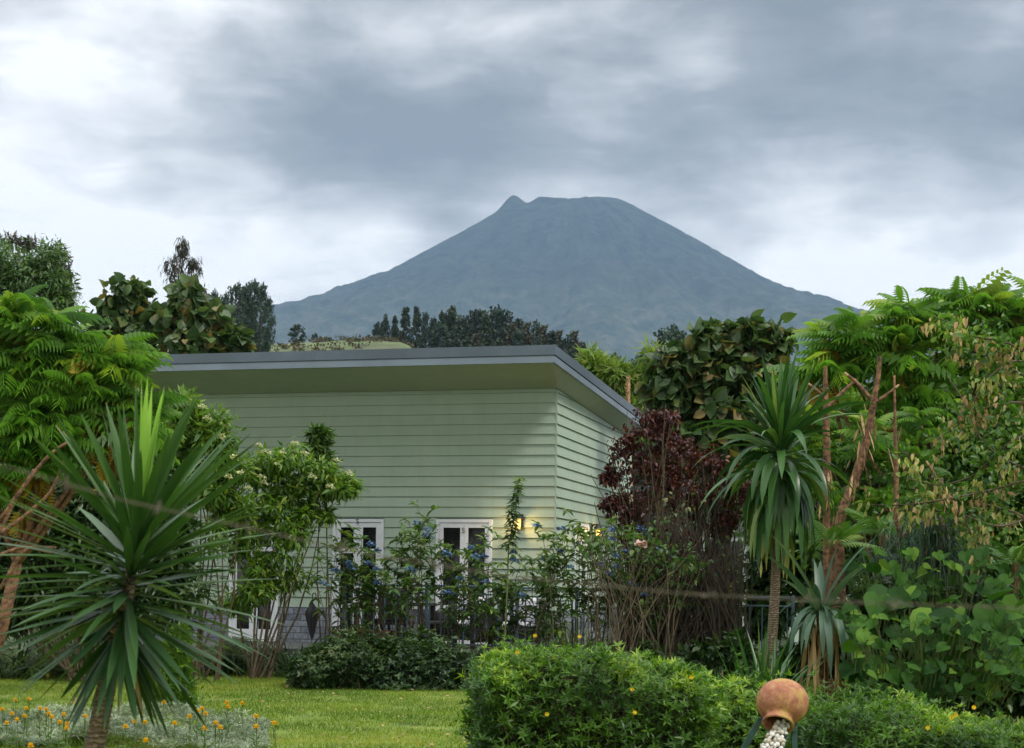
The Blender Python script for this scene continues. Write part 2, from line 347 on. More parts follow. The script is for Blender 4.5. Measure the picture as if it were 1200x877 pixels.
def slate_mat():
    m, t = mat('slate_blocks'); tcn = t.n('ShaderNodeTexCoord'); mpn = t.n('ShaderNodeMapping'); t.l(tcn.outputs['Object'], mpn.inputs[0]); mpn.inputs['Rotation'].default_value = (math.pi/2, 0, 0)
    b = t.n('ShaderNodeTexBrick'); t.l(mpn.outputs[0], b.inputs[0]); b.inputs['Scale'].default_value = 3.2
    b.inputs['Color1'].default_value = (.13, .15, .185, 1); b.inputs['Color2'].default_value = (.25, .275, .31, 1); b.inputs['Mortar'].default_value = (.04, .045, .05, 1)
    b.inputs['Mortar Size'].default_value = .02; b.inputs['Brick Width'].default_value = .9; b.inputs['Row Height'].default_value = .36
    c = t.mix(1, b.outputs[0], t.ramp(t.noise(tcn.outputs['Object'], 14, 6), [(.3, (.6, .62, .65)), (.7, (1.3, 1.3, 1.3))]), 'MULTIPLY')
    p = t.n('ShaderNodeBsdfPrincipled'); p.inputs['Roughness'].default_value = .7; t.l(c, p.inputs['Base Color'])
    t.l(p.outputs[0], t.n('ShaderNodeOutputMaterial').inputs[0]); return m
M['slate'] = slate_mat()
def trunk_ring_mat():
    m, t = mat('ringed_bark'); tcn = t.n('ShaderNodeTexCoord'); wv = t.n('ShaderNodeTexWave', bands_direction='Z'); t.l(tcn.outputs['Object'], wv.inputs[0])
    wv.inputs['Scale'].default_value = 13; wv.inputs['Distortion'].default_value = 7; wv.inputs['Detail'].default_value = 3; wv.inputs['Detail Scale'].default_value = 2.5
    c = t.ramp(wv.outputs['Fac'], [(0, (.14, .10, .065)), (.5, (.22, .16, .105)), (1, (.27, .205, .14))])
    c = t.mix(1, c, t.ramp(t.noise(tcn.outputs['Object'], 28, 5), [(.3, (.6, .6, .6)), (.7, (1.25, 1.2, 1.15))]), 'MULTIPLY')
    p = t.n('ShaderNodeBsdfPrincipled'); p.inputs['Roughness'].default_value = .9; t.l(c, p.inputs['Base Color'])
    b = t.n('ShaderNodeBump'); b.inputs['Distance'].default_value = .015; t.l(wv.outputs['Fac'], b.inputs['Height']); t.l(b.outputs[0], p.inputs['Normal'])
    t.l(p.outputs[0], t.n('ShaderNodeOutputMaterial').inputs[0]); return m
M['ringed'] = trunk_ring_mat()
# ------------------------------------------------------------------ things
def tag(o, label=None, cat=None, group=None, kind=None):
    if label: o['label'] = label
    if cat: o['category'] = cat
    if group: o['group'] = group
    if kind: o['kind'] = kind
    return o
def empty(name, loc, label, cat, group=None, rz=0):
    o = bpy.data.objects.new(name, None); C.objects.link(o); o.location = loc; o.rotation_euler = (0, 0, rz)
    o.empty_display_size = .2
    return tag(o, label, cat, group)
def adopt(root, *objs):                   # meshes were made in world space: keep them where they are
    for o in objs:
        if o is None: continue
        o.parent = root; o.matrix_parent_inverse = Matrix.Translation(root.location).inverted()
def copy_tree(o, parent=None):
    c = o.copy(); C.objects.link(c)
    if parent: c.parent = parent
    for ch in list(o.children): copy_tree(ch, c)
    return c
# ------------------------------------------------------------------ value noise for the ground
_N = rng.random((256, 256))
def vnoise(x, y):
    xi = np.floor(x).astype(int); yi = np.floor(y).astype(int); fx = x-xi; fy = y-yi; fx = fx*fx*(3-2*fx); fy = fy*fy*(3-2*fy)
    g = lambda a, b: _N[a % 256, b % 256]
    return (g(xi, yi)*(1-fx)+g(xi+1, yi)*fx)*(1-fy)+(g(xi, yi+1)*(1-fx)+g(xi+1, yi+1)*fx)*fy - .5
def fbm(x, y, o=5, g=.5): return sum(vnoise(x*2**i + 17*i, y*2**i + 5*i)*g**i for i in range(o))
def sst(a, b, x): t = np.clip((x-a)/(b-a), 0, 1); return t*t*(3-2*t)
def gz(x, y):                             # height of the ground
    x = np.asarray(x, float); y = np.asarray(y, float)
    az = x/np.maximum(y, 1.)
    crest = 68.5 + 2*fbm(az*30+3, az*0+2, 3) - 13*sst(-.075, -.035, az) - 10*sst(.02, .1, az)
    rise = .35*np.clip((y-40)/440, 0, 1) + .65*sst(60, 500, y)
    z = crest*rise - 30*sst(510, 900, y)
    z = z + (fbm(x*.02, y*.02, 4)*5*sst(70, 250, y)) + fbm(x*.3, y*.3, 3)*.05*sst(8, 20, y)
    return z
# =========================================================================== SETTING
def ground():
    ys = np.concatenate([np.linspace(-12, 40, 70), np.geomspace(40.6, 600, 190), np.geomspace(610, 12000, 60)])
    us = np.linspace(-1, 1, 221); V = []
    for y in ys:
        half = 22 + max(y, 0)*.9*.6; half = min(half, 5800)
        V.append(np.stack([us*half, np.full_like(us, y), gz(us*half, np.full_like(us, y))], 1))
    V = np.concatenate(V); n = len(us); i = np.arange(len(ys)-1)[:, None]*n + np.arange(n-1)[None]
    i = i.ravel(); fa = np.stack([i, i+1, i+n+1, i+n], 1)
    m, t = mat('ground'); tcn = t.n('ShaderNodeTexCoord'); o = tcn.outputs['Object']; sp = t.n('ShaderNodeSeparateXYZ'); t.l(o, sp.inputs[0])
    lawn = t.ramp(t.noise(o, 3.2, 7, .65), [(.25, (.055, .10, .010)), (.5, (.12, .185, .014)), (.75, (.20, .24, .03))])
    hill = t.ramp(t.noise(o, .05, 8, .7), [(.3, (.035, .045, .022)), (.42, (.06, .08, .028)), (.52, (.09, .13, .035)), (.7, (.15, .19, .055))])
    mp2 = t.n('ShaderNodeMapping'); t.l(o, mp2.inputs[0]); mp2.inputs['Scale'].default_value = (.02, .16, .16)
    hill = t.mix(t.ramp(t.noise(mp2.outputs[0], 1., 5), [(.5, (0, 0, 0)), (.62, (.8, .8, .8))]), hill, (.085, .075, .045))
    mr_ = t.n('ShaderNodeMapRange'); t.l(sp.outputs[1], mr_.inputs[0]); mr_.inputs[1].default_value = 190; mr_.inputs[2].default_value = 300
    wood = t.ramp(t.noise(o, .4, 7, .7), [(.3, (.018, .032, .010)), (.7, (.045, .07, .018))])
    hill = t.mix(mr_.outputs[0], wood, hill)
    m3 = t.n('ShaderNodeMapRange'); t.l(sp.outputs[1], m3.inputs[0]); m3.inputs[1].default_value = 29; m3.inputs[2].default_value = 34
    c = t.mix(m3.outputs[0], lawn, hill)
    p = t.n('ShaderNodeBsdfPrincipled'); p.inputs['Roughness'].default_value = .9; t.l(c, p.inputs['Base Color'])
    b = t.n('ShaderNodeBump'); b.inputs['Distance'].default_value = .03; b.inputs['Strength'].default_value = .7; t.l(t.noise(o, 30, 5), b.inputs['Height']); t.l(b.outputs[0], p.inputs['Normal'])
    t.l(p.outputs[0], t.n('ShaderNodeOutputMaterial').inputs[0])
    mb = MB(); mb.add(V, fa); g = mb.build('ground', m, smooth=True); tag(g, kind='structure')
ground()
def volcano():
    cy_, cx_ = 9500., (660-600)*5. 
    R = lambda l: (np.array([a for a, _ in l])*5., np.array([677+.0118*(s_*a+60)-b for (a, b), s_ in l2(l)])*5.)
    def prof(l, sg):
        r = np.array([a for a, _ in l])*5.; h = np.array([677+.0118*(sg*a+60)-b for a, b in l])*5. + H
        r = np.concatenate([r, [2900, 4400, 6500, 9500]]); h = np.concatenate([h, [h[-1]-430, h[-1]-950, 320, -60]]); return r, h
    rr, hr = prof([(0, 237), (23, 234), (45, 231.5), (60, 234), (81, 244), (100, 254), (120, 265), (150, 282), (180, 298), (240, 328), (290, 347), (345, 366)], 1)
    rl, hl = prof([(0, 237), (20, 232), (34, 232), (48, 241), (65, 246), (92, 255), (126, 275), (168, 299), (207, 319), (268, 346), (341, 369)], -1)
    ths = np.linspace(0, 2*math.pi, 720, endpoint=False); rs = np.concatenate([np.linspace(0, 1900, 150), np.geomspace(1920, 5600, 70)])
    Rg, Tg = np.meshgrid(rs, ths, indexing='ij'); ct = np.cos(Tg); wr = sst(-.5, .5, ct)
    Z = np.interp(Rg, rr, hr)*wr + np.interp(Rg, rl, hl)*(1-wr)
    amp = np.clip(Rg/1300, 0, 1)**1.3
    X = Rg*ct; Y = Rg*np.sin(Tg)
    gul = fbm(np.cos(Tg)*9+40+Rg*.0006, np.sin(Tg)*9+40, 4)
    Z += gul*105*amp*np.clip(1.6-Rg/4500, .4, 1) + fbm(X*.004+50, Y*.004+50, 5, .6)*46*amp + vnoise(X*.05+9, Y*.05+9)*9*amp
    Z += 62*np.exp(-((X+325)**2+(Y+20)**2)/66**2) 
    Z += 20*np.exp(-((X+300)**2+(Y+20)**2)/130**2) - 14*np.exp(-((X+235)**2)/50**2-(Y/400)**2)
    Z -= .235*np.clip(-Y, 0, 1900)*np.clip(1.25-np.abs(X)/2600, .35, 1)
    V = np.stack([X+cx_, Y+cy_, Z], -1).reshape(-1, 3); n = len(ths)
    i = (np.arange(len(rs)-1)[:, None]*n); j = np.arange(n)[None]; j2 = (j+1) % n
    fa = np.stack([(i+j), (i+n+j), (i+n+j2), (i+j2)], -1).reshape(-1, 4)
    # keep the flank inside the hazy air box
    V[:, 0] = np.clip(V[:, 0], -5800, 5800); V[:, 1] = np.clip(V[:, 1], 900, 12400)
    m, t = mat('volcano'); tcn = t.n('ShaderNodeTexCoord'); o = tcn.outputs['Object']; sp = t.n('ShaderNodeSeparateXYZ'); t.l(o, sp.inputs[0])
    forest = t.ramp(t.noise(o, .012, 8, .75), [(.38, (.003, .008, .008)), (.62, (.04, .055, .042))])
    low = t.ramp(t.noise(o, .008, 8, .72), [(.38, (.012, .026, .016)), (.5, (.045, .06, .034)), (.62, (.10, .10, .075))])
    mr_ = t.n('ShaderNodeMapRange'); t.l(t.math('ADD', sp.outputs[2], t.math('MULTIPLY', t.noise(o, .003, 4), 500.)), mr_.inputs[0]); mr_.inputs[1].default_value = 1500; mr_.inputs[2].default_value = 1950
    c = t.mix(mr_.outputs[0], low, forest)
    p = t.n('ShaderNodeBsdfPrincipled'); p.inputs['Roughness'].default_value = 1; p.inputs['Specular IOR Level'].default_value = .1; t.l(c, p.inputs['Base Color'])
    b = t.n('ShaderNodeBump'); b.inputs['Distance'].default_value = 22; b.inputs['Strength'].default_value = 1; t.l(t.noise(o, .02, 8, .7), b.inputs['Height']); t.l(b.outputs[0], p.inputs['Normal'])
    t.l(p.outputs[0], t.n('ShaderNodeOutputMaterial').inputs[0])
    mb = MB(); mb.add(V, [fa]); v = mb.build('volcano', m, smooth=True); tag(v, kind='structure')
volcano()
def haze():
    m = bpy.data.materials.new('haze'); m.use_nodes = True; t = NT(m.node_tree)
    p = t.n('ShaderNodeVolumePrincipled'); p.inputs['Color'].default_value = (.44, .645, .93, 1); p.inputs['Density'].default_value = HAZE
    p.inputs['Anisotropy'].default_value = .0
    o = t.n('ShaderNodeOutputMaterial'); t.l(p.outputs[0], o.inputs['Volume'])
    mb = MB(); mb.box(-6000, 6000, -60, 12600, -90, 2420); h = mb.build('haze', m); tag(h, 'thin blue haze in the air over the valley', 'haze', kind='stuff')
HAZE = 4.5e-5
haze()
# =========================================================================== HOUSE
P0 = np.array([.728, 28., 0.]); U = np.array([.25, .968, 0]); Vv = np.array([.968, -.25, 0]); HA = -math.atan2(.25, .968)
HL = 7.6; HB = 7.2; DZ = .41
house = empty('house', P0, 'pale green clapboard house with a flat blue-grey roof edge', 'house', rz=HA)
def hw(x, y, z): return P0 + Vv*x + U*y + np.array([0, 0, z])     # house frame -> world
RS = .034
def wtop(y): return 4.88 - RS*y
doors = [(-6.02, -5.12), (-4.03, -3.13), (-2.10, -1.14)]          # openings in the front wall
DT = 2.62
def clapboards():
    mb = MB(); pitch = .18; z0 = 1.03
    k = 0
    while z0 + k*pitch < 5.0:
        za, zb = z0+k*pitch, z0+(k+1)*pitch; k += 1
        zt = min(zb, wtop(0))
        if za < wtop(0) - .01:
            spans = [(-HL, 0.)]
            if za < DT:
                spans = []; x = -HL
                for a, b in doors: spans.append((x, a-.03)); x = b+.03
                spans.append((x, 0.))
                if zt > DT + .005:                                  # the board that the openings cut halfway
                    for a, b in doors: board(mb, a-.03, b+.03, DT+.02, zt, -.008)
            for a, b in spans: board(mb, a, b, za, zt, 0)
        # side wall, top cut along the roof slope
        for seg in range(8):
            ya, yb = HB*seg/8, HB*(seg+1)/8
            ta, tb = min(zb, wtop(ya)), min(zb, wtop(yb))
            if ta <= za + .004 or tb <= za + .004: continue
            if ya < 1.95 and False: pass
            if za < DT and 1.6 - .01 < (ya+yb)/2 < 4.1: 
                pass
            v = [(.030, ya, za), (.030, yb, za), (.006, yb, tb-.006), (.006, ya, ta-.006), (0, ya, za), (0, yb, za), (0, yb, tb), (0, ya, ta)]
            mb.add(v, [(0, 1, 2, 3), (4, 5, 1, 0), (3, 2, 6, 7)])
    return mb
def board(mb, a, b, z0, z1, dy):
    v = [(a, -.030+dy, z0), (b, -.030+dy, z0), (b, -.006+dy, z1-.006), (a, -.006+dy, z1-.006), (a, 0, z0), (b, 0, z0), (b, 0, z1-.004), (a, 0, z1-.004)]
    mb.add(v, [(0, 1, 2, 3), (4, 5, 1, 0), (3, 2, 6, 7), (0, 3, 7, 4), (1, 5, 6, 2)])
clapboards().build('siding', M['siding'], house)
mb = MB()                                                          # wall body behind the boards, left and back walls
mb.box(-HL, -.003, .003, .2, DT, 4.86)
x = -HL
for a, b in doors + [(0, 0)]:
    mb.box(x, (a-.03) if a else -.003, .003, .2, .2, DT); x = b+.03
mb.add([(-.003, .2, .2), (-.003, HB, .2), (-.003, HB, wtop(HB)-.02), (-.003, .2, 4.84), (-.2, .2, .2), (-.2, HB, .2), (-.2, HB, wtop(HB)-.02), (-.2, .2, 4.84)], [(0, 1, 2, 3), (7, 6, 5, 4), (3, 2, 6, 7)])
mb.box(-HL, -HL+.2, .2, HB, .2, 4.5); mb.box(-HL+.2, -.2, HB-.2, HB, .2, 4.5)
mb.build('wall', M['siding'], house)
mb = MB(); mb.box(-HL+.2, -.2, 1.2, 1.25, .41, 4.4); mb.box(-HL+.2, -.2, .2, HB-.2, .30, .405)
mb.build('interior', plain('interior', (.03, .026, .022), .9), house)
mb = MB(); mb.box(.0005, .024, -.024, -.0005, 1.04, 4.84); mb.build('corner_board', M['siding'], house)
mb = MB(); x = -HL                                                # slate-clad plinth
for a, b in doors + [(0, 0)]:
    mb = MB(); mb.box(x, (a-.03) if a else .05, -.06, .0, .0, 1.03, .004); x = b+.03; mb.build('plinth', M['slate'], house)
mb = MB(); mb.box(.0, .06, .002, HB, 0, 1.0, .004); mb.build('plinth', M['slate'], house)
# roof: slab, fascia and sloping soffit
AO, BO, LO, RO = 1.5, .31, .25, 1.5                                # overhangs front, right, left, back
zt_f, zb_f = 5.395, 5.12
x0, x1, y0, y1 = -HL-LO, BO, -AO, HB+.15
def zr(z, y): return z - RS*(y+AO)
mb = MB()
v = [(x0, y0, zt_f), (x1, y0, zt_f), (x1, y1, zr(zt_f, y1)), (x0, y1, zr(zt_f, y1))]
mb.add(v + [(a, b, c-.1) for a, b, c in v], [(0, 1, 2, 3), (7, 6, 5, 4)]); mb.build('roof', M['roofing'], house)
def fasc(mb, zt, zb, out):                                         # a band round the edge, slightly proud
    xs = (x0-out, x1+out); ya, yb = y0-out, y1+out
    ring_o = [(xs[0], ya), (xs[1], ya), (xs[1], yb), (xs[0], yb)]; ring_i = [(x0+.05, y0+.05), (x1-.05, y0+.05), (x1-.05, y1-.05), (x0+.05, y1-.05)]
    v = []
    for r in (ring_o, ring_i):
        for z in (zt, zb): v += [(a, b, zr(z, b)) for a, b in r]
    f = []
    for k in range(4):
        j = (k+1) % 4
        f += [(k+4, j+4, j, k), (k, j, j+8, k+8), (k+4, k+12, j+12, j+4), (k+8, j+8, j+12, k+12)]
    mb.add(v, f)
mb = MB(); fasc(mb, zt_f+.012, 5.245, .014); mb.build('fascia', M['fascia'], house)
mb = MB(); fasc(mb, 5.225, zb_f, .004); fasc(mb, 5.245, 5.2251, -.02); mb.build('gutter_board', M['gutter'], house)
for xx in (-6.4, -3.9, -1.5):
    mb = MB(); mb.box(xx-.03, xx+.03, -AO-.018, -AO-.0145, 5.25, zt_f+.008); mb.build('fascia_joint', M['fascia'], house)
mb = MB()
so_ = [(x0+.03, y0+.03, zb_f+.01), (x1-.03, y0+.03, zb_f+.01), (x1-.03, y1-.03, zr(zb_f+.01, y1)), (x0+.03, y1-.03, zr(zb_f+.01, y1))]
si_ = [(-HL-.02, -.02, 4.875), (.02, -.02, 4.875), (.02, HB+.02, wtop(HB)-.005), (-HL-.02, HB+.02, wtop(HB)-.005)]
mb.add(so_+si_, [(0, 4, 5, 1), (1, 5, 6, 2), (2, 6, 7, 3), (3, 7, 4, 0)]); mb.build('soffit', M['soffit'], house)
# french doors
def text_mesh(s, size):
    cu = bpy.data.curves.new('letter', 'FONT'); cu.body = s; cu.size = size; cu.extrude = .003; cu.align_x = 'CENTER'; cu.align_y = 'CENTER'
    o = bpy.data.objects.new('tmp', cu); C.objects.link(o); bpy.context.view_layer.update()
    me = bpy.data.meshes.new_from_object(o.evaluated_get(bpy.context.evaluated_depsgraph_get())); bpy.data.objects.remove(o); me.materials.append(M['iron']); return me
def french_door(a, b, rail, letter=None, parent=house, side=False):
    t_ = .41; top = DT-.01; fr = bpy.data.objects.new('french_door', None); C.objects.link(fr); fr.parent = parent
    if side: fr.location = (.02, a, 0); fr.rotation_euler = (0, 0, math.pi/2)
    else: fr.location = (a, -.02, 0)
    wd = b-a; mb = MB()
    mb.box(-.03, .03, -.03, .1, t_, top, .004); mb.box(wd-.03, wd+.03, -.03, .1, t_, top, .004); mb.box(.03, wd-.03, -.028, .1, top-.06, top, .004); mb.box(-.03, wd+.03, -.04, .1, t_-.03, t_+.005, .004)
    mb.build('door_frame', M['white'], fr)
    for k in (0, 1):
        xa = .032 + k*(wd-.06)/2; xb = xa + (wd-.068)/2; st = .07 if wd > .93 else .085
        mb = MB()
        mb.box(xa, xa+st, -.012, .03, t_+.02, top-.064, .003); mb.box(xb-st, xb, -.012, .03, t_+.02, top-.064, .003)
        for z0, z1 in ((t_+.02, t_+.2), (top-.15, top-.064)) + (tuple((r, r+.08) for r in rail)):
            mb.box(xa+st, xb-st, -.010, .028, z0, z1, .003)
        lf = mb.build('door_leaf', M['white'], fr)
        mb = MB(); mb.box(xa+st, xb-st, .008, .014, t_+.2, top-.15); mb.build('pane', M['glass'], fr)
    if letter:
        me = text_mesh(letter, .13); o = bpy.data.objects.new('letter', me); C.objects.link(o); o.parent = fr; o.location = (wd/2-.01, -.034, top-.045 if wd < .93 else top-.2)
        o.rotation_euler = (math.pi/2, 0, 0)
    mb = MB(); mb.tube([(wd/2+.05, -.015, 1.42), (wd/2+.05, -.055, 1.42), (wd/2+.13, -.058, 1.42)], .009, 6); mb.build('handle', M['iron'], fr)
french_door(*doors[0], [2.02]); french_door(*doors[1], [2.0, 1.02], 'S'); french_door(*doors[2], [1.02], 'S')
french_door(1.5, 2.6, [2.0], side=True); french_door(3.7, 4.8, [2.0], side=True)
# the extra wing behind, green boards and a white door frame, glimpsed through the shrubs
wing = empty('house_wing', hw(0, HB+.4, 0), 'low grey-green rear wing of the house behind the purple shrub', 'building', rz=HA)
mb = MB()
for k in range(17): board(mb, .55, 3.4, .4+k*.18, .58+k*.18, 0)
mb.box(.02, 3.4, .003, 2.5, 0, 3.46); mb.build('wall', M['siding'], wing)
mb = MB(); mb.box(.0, .53, -.03, .0, .2, 3.44, .01); mb.build('stone_pier', plain('blue_slate', (.17, .20, .25), .7, nscale=5, namt=.4), wing)
mb = MB(); mb.box(-.15, 3.7, -.45, 2.7, 3.47, 3.6, .01); mb.build('roof', M['fascia'], wing)
mb = MB()
for xx in (1.5, 1.95, 2.4, 2.75): mb.box(xx, xx+.07, -.05, -.024, .45, 2.5, .004)
mb.box(1.57, 2.4, -.048, -.024, 2.43, 2.5, .004); mb.build('window_frame', M['white'], wing)
mb = MB(); mb.box(1.57, 2.4, -.03, -.024, .6, 2.43); mb.build('pane', M['glass'], wing)
# deck
mb = MB()
for k in range(19): mb.box(-8.6, 1.6, -2.6+k*.136, -2.6+k*.136+.13, .36, .40, .004)
for k in range(30): mb.box(1.605, 1.61, 0, .1, .3, .31) if False else None
mb.box(-8.6, 1.6, -2.62, -2.605, .02, .39); mb.box(.07, 1.6, .0, 8, .36, .40); mb.box(-8.5, 1.5, -2.5, -.1, -.1, .35)
dk = mb.build('deck', M['deck']); dk.location = P0; dk.rotation_euler = (0, 0, HA); tag(dk, 'dark timber terrace deck along the green house front', 'deck')
# railing
def railing(xa, xb, y, zt, name_label, posts=3):
    r = empty('railing', hw(xa, y, 0), name_label, 'railing', 'dark metal railing panels along the terrace', rz=HA)
    n = xb-xa; mb = MB(); mb.box(0, n, -.02, .02, zt-.035, zt, .004); mb.box(0, n, -.014, .014, zt-.16, zt-.135, .003); mb.box(0, n, -.014, .014, .5, .53, .003); mb.build('rail', M['railing'], r)
    for k in range(posts):
        x_ = n*k/(posts-1); x_ = min(max(x_, .025), n-.025); mb = MB(); mb.box(x_-.025, x_+.025, -.026, .026, .05, zt+.02, .004); mb.build('post', M['railing'], r)
    k = .16
    while k < n-.08:
        mb = MB(); mb.box(k-.009, k+.009, -.009, .009, .53, zt-.16); mb.build('baluster', M['railing'], r); k += .19
railing(-3.0, -.12, -2.35, 1.47, 'dark metal railing panel in front of the white french doors')
railing(-.08, 1.9, -2.35, 1.45, 'dark metal railing panel below the right wall lantern')
railing(1.94, 4.3, -2.35, 1.36, 'dark metal railing panel behind the bare purple shrub stems')
# lanterns
def lantern(loc, rz, label):
    r = empty('wall_lantern', loc, label, 'wall lamp', 'lit wall lanterns on the green house', rz=rz)
    mb = MB(); mb.box(-.05, .05, -.02, 0, -.09, .14, .008); mb.build('back_plate', M['iron'], r)
    mb = MB(); mb.tube([(0, -.01, .08), (0, -.06, .13), (0, -.12, .13), (0, -.13, .09)], .012, 6); mb.build('arm', M['iron'], r)
    mb = MB(); mb.lathe([(.012, .14), (.03, .12), (.085, .065), (.09, .055), (.07, .05), (0.001, .05)], 8, Matrix.Translation((0, -.13, 0))); mb.build('cap', M['iron'], r)
    mb = MB()
    for sx in (-1, 1):
        for sy in (-1, 1): mb.tube([(sx*.055, -.13+sy*.055, .05), (sx*.042, -.13+sy*.042, -.13)], .006, 4)
    mb.box(-.05, .05, -.18, -.08, -.145, -.13, .003); mb.box(-.053, .053, -.183, -.178, -.045, -.035); mb.box(-.053, .053, -.082, -.077, -.045, -.035); mb.build('cage', M['iron'], r)
    m, t = mat('lamp_glow'); e = t.n('ShaderNodeEmission'); e.inputs[0].default_value = (1, .55, .12, 1); e.inputs[1].default_value = 2.4; t.l(e.outputs[0], t.n('ShaderNodeOutputMaterial').inputs[0])
    mb = MB(); mb.lathe([(.001, -.125), (.036, -.12), (.046, .045), (.001, .048)], 12, Matrix.Translation((0, -.13, 0))); mb.build('lamp_glass', m, r)
    ld = bpy.data.lights.new('bulb', 'POINT'); ld.energy = 13; ld.color = (1, .60, .20); ld.shadow_soft_size = .05; lo = bpy.data.objects.new('bulb', ld); C.objects.link(lo); lo.parent = r; lo.location = (0, -.20, -.04)
lantern(hw(-.60, -.035, 2.56), HA, 'lit black lantern on the front wall right of the doors')
lantern(hw(.035, 2.95, 2.50), HA+math.pi/2, 'lit black lantern on the side wall, half behind purple leaves')
# furniture on the deck
def armchair(loc, rz, label):
    r = empty('armchair', loc, label, 'chair', 'dark wicker armchairs on the deck', rz=rz)
    mb = MB(); mb.box(-.33, .33, -.32, .3, .14, .36, .03)
    for sx in (-1, 1): mb.box(sx*.35-.05, sx*.35+.05, -.34, .34, .1, .62, .03)
    mb.build('frame', M['wicker'], r)
    mb = MB(); mb.box(-.40, .40, .26, .36, .12, .84, .04); mb.build('backrest', M['wicker'], r)
    mb = MB(); mb.box(-.29, .29, -.30, .24, .365, .46, .04); mb.build('seat_cushion', M['cushion'], r)
    mb = MB(); mb.box(-.28, .28, .12, .25, .465, .86, .05); mb.build('back_cushion', M['cushion'], r)
    for sx in (-1, 1):
        for sy in (-1, 1): mb = MB(); mb.box(sx*.35-.025, sx*.35+.025, sy*.29-.025, sy*.29+.025, 0, .1); mb.build('leg', M['wicker'], r)
armchair(hw(-.30, -1.2, .405), HA+.1, 'dark armchair with white cushions nearest the house corner')
armchair(hw(-1.35, -.9, .405), HA-.25, 'dark armchair with white cushions in front of the right french doors')
def table(loc, rz):
    r = empty('table', loc, 'dark terrace table between the two pairs of white doors', 'table', rz=rz)
    mb = MB(); mb.box(-.62, .62, -.4, .4, .70, .75, .01); mb.build('tabletop', M['wicker'], r)
    for sx in (-1, 1):
        for sy in (-1, 1): mb = MB(); mb.box(sx*.56-.04, sx*.56+.04, sy*.34-.04, sy*.34+.04, 0, .70); mb.build('leg', M['wicker'], r)
table(hw(-2.45, -1.3, .405), HA)
def chair(loc, rz, label):
    r = empty('dining_chair', loc, label, 'chair', 'dark dining chairs at the terrace table', rz=rz)
    mb = MB(); mb.box(-.24, .24, -.24, .24, .40, .46, .015); mb.build('seat', M['wicker'], r)
    mb = MB(); mb.box(-.24, .24, .2, .25, .46, .98, .015); mb.build('backrest', M['wicker'], r)
    for sx in (-1, 1):
        for sy in (-1, 1): mb = MB(); mb.box(sx*.2-.02, sx*.2+.02, sy*.2-.02, sy*.2+.02, 0, .40); mb.build('leg', M['wicker'], r)
chair(hw(-2.2, -1.95, .405), HA+math.pi, 'dark dining chair on the railing side of the table')
chair(hw(-2.75, -.6, .405), HA, 'dark dining chair on the house side of the table')
chair(hw(-1.6, -1.5, .405), HA-1.5, 'dark dining chair at the right end of the table')
# closed umbrella hanging by the wall, planter box
um = empty('umbrella', W(366, 706, 28.6), 'closed black umbrella hanging against the slate plinth', 'umbrella', rz=HA)
mb = MB(); seg = 16; prof = [(.012, 0), (.03, -.03), (.125, -.16), (.13, -.22), (.08, -.42), (.035, -.60), (.01, -.66)]
V_ = []
for r_, z_ in prof:
    for k in range(seg): V_.append((r_*(1+.28*((k % 2)*2-1))*math.cos(k/seg*6.283)*.8, r_*(1+.28*((k % 2)*2-1))*math.sin(k/seg*6.283)*.5, z_))
mb.add(V_, [(i*seg+k, i*seg+(k+1) % seg, (i+1)*seg+(k+1) % seg, (i+1)*seg+k) for i in range(len(prof)-1) for k in range(seg)]); mb.build('canopy', M['black'], um)
mb = MB(); mb.tube([(0, 0, .12), (0, 0, -.74)], .008, 6); mb.tube([(0, 0, .12), (.02, 0, .16), (.06, 0, .16), (.07, 0, .11)], .011, 6); mb.build('handle', M['iron'], um)
pb = empty('planter_box', hw(-2.75, -2.05, .405), 'long terracotta planter box at the foot of the railing', 'planter', rz=HA)
mb = MB(); mb.box(-.5, .5, -.13, .13, 0, .26, .012); mb.build('box', M['terracotta_box'], pb)
mb = MB(); mb.box(-.52, .52, -.15, .15, .26, .30, .008); mb.build('rim', M['terracotta_box'], pb)
exec_later = True
# =========================================================================== PLANTS
def limbs(mb, base, tips, r0, bend=.12, seg=5, rt=.25):
    """curved limbs from one base point to many tips"""
    base = np.asarray(base, float)
    for tp in tips:
        d = tp-base; L = np.linalg.norm(d); k = np.linspace(0, 1, seg)[:, None]
        off = rng.normal(0, bend*L, 3)*np.array([1, 1, .4]); p = base + d*k + off*np.sin(k*math.pi)*.5 + np.array([0, 0, -.10*L])*np.sin(k*math.pi)
        mb.tube(p, np.linspace(r0, r0*rt, seg), 5, cap=False)
def sub_clumps(clumps, k, f=.42):
    """split each ellipsoid into k smaller lumps spread over its surface"""
    out = []
    for c, r in clumps:
        c = np.asarray(c); r = np.asarray(r) if np.ndim(r) else np.array([r, r, r])
        d = rdir(k, -.75)
        for i in range(k):
            s = f*rng.uniform(.65, 1.25); out.append((c + d[i]*r*rng.uniform(.3, .9), r*s))
    return out
def fill(mb, subs, n, tmpl, size, down=.35, out=.8, flat=.6, wid=None, var=None, sizej=.35, shell=.35):
    """leaves through each lump; leaf axes lean outward and droop, faces lean up"""
    tv, tf = tmpl
    for c, r in subs:
        m = max(3, int(n*rng.uniform(.75, 1.25)))
        d = rdir(m); rad = np.abs(rng.normal(.78, .34, m))[:, None]
        p = c + d*r*rad
        D = nz(d*out + rng.normal(0, .45, (m, 3)) + np.array([0, 0, -down])); N = nz(np.array([0, 0, 1.])*flat + d*.5 + rng.normal(0, .35, (m, 3)))
        mb.leaves(tv, tf, p, D, N, size*rng.uniform(1-sizej, 1+sizej, m), var=var, wid=wid)
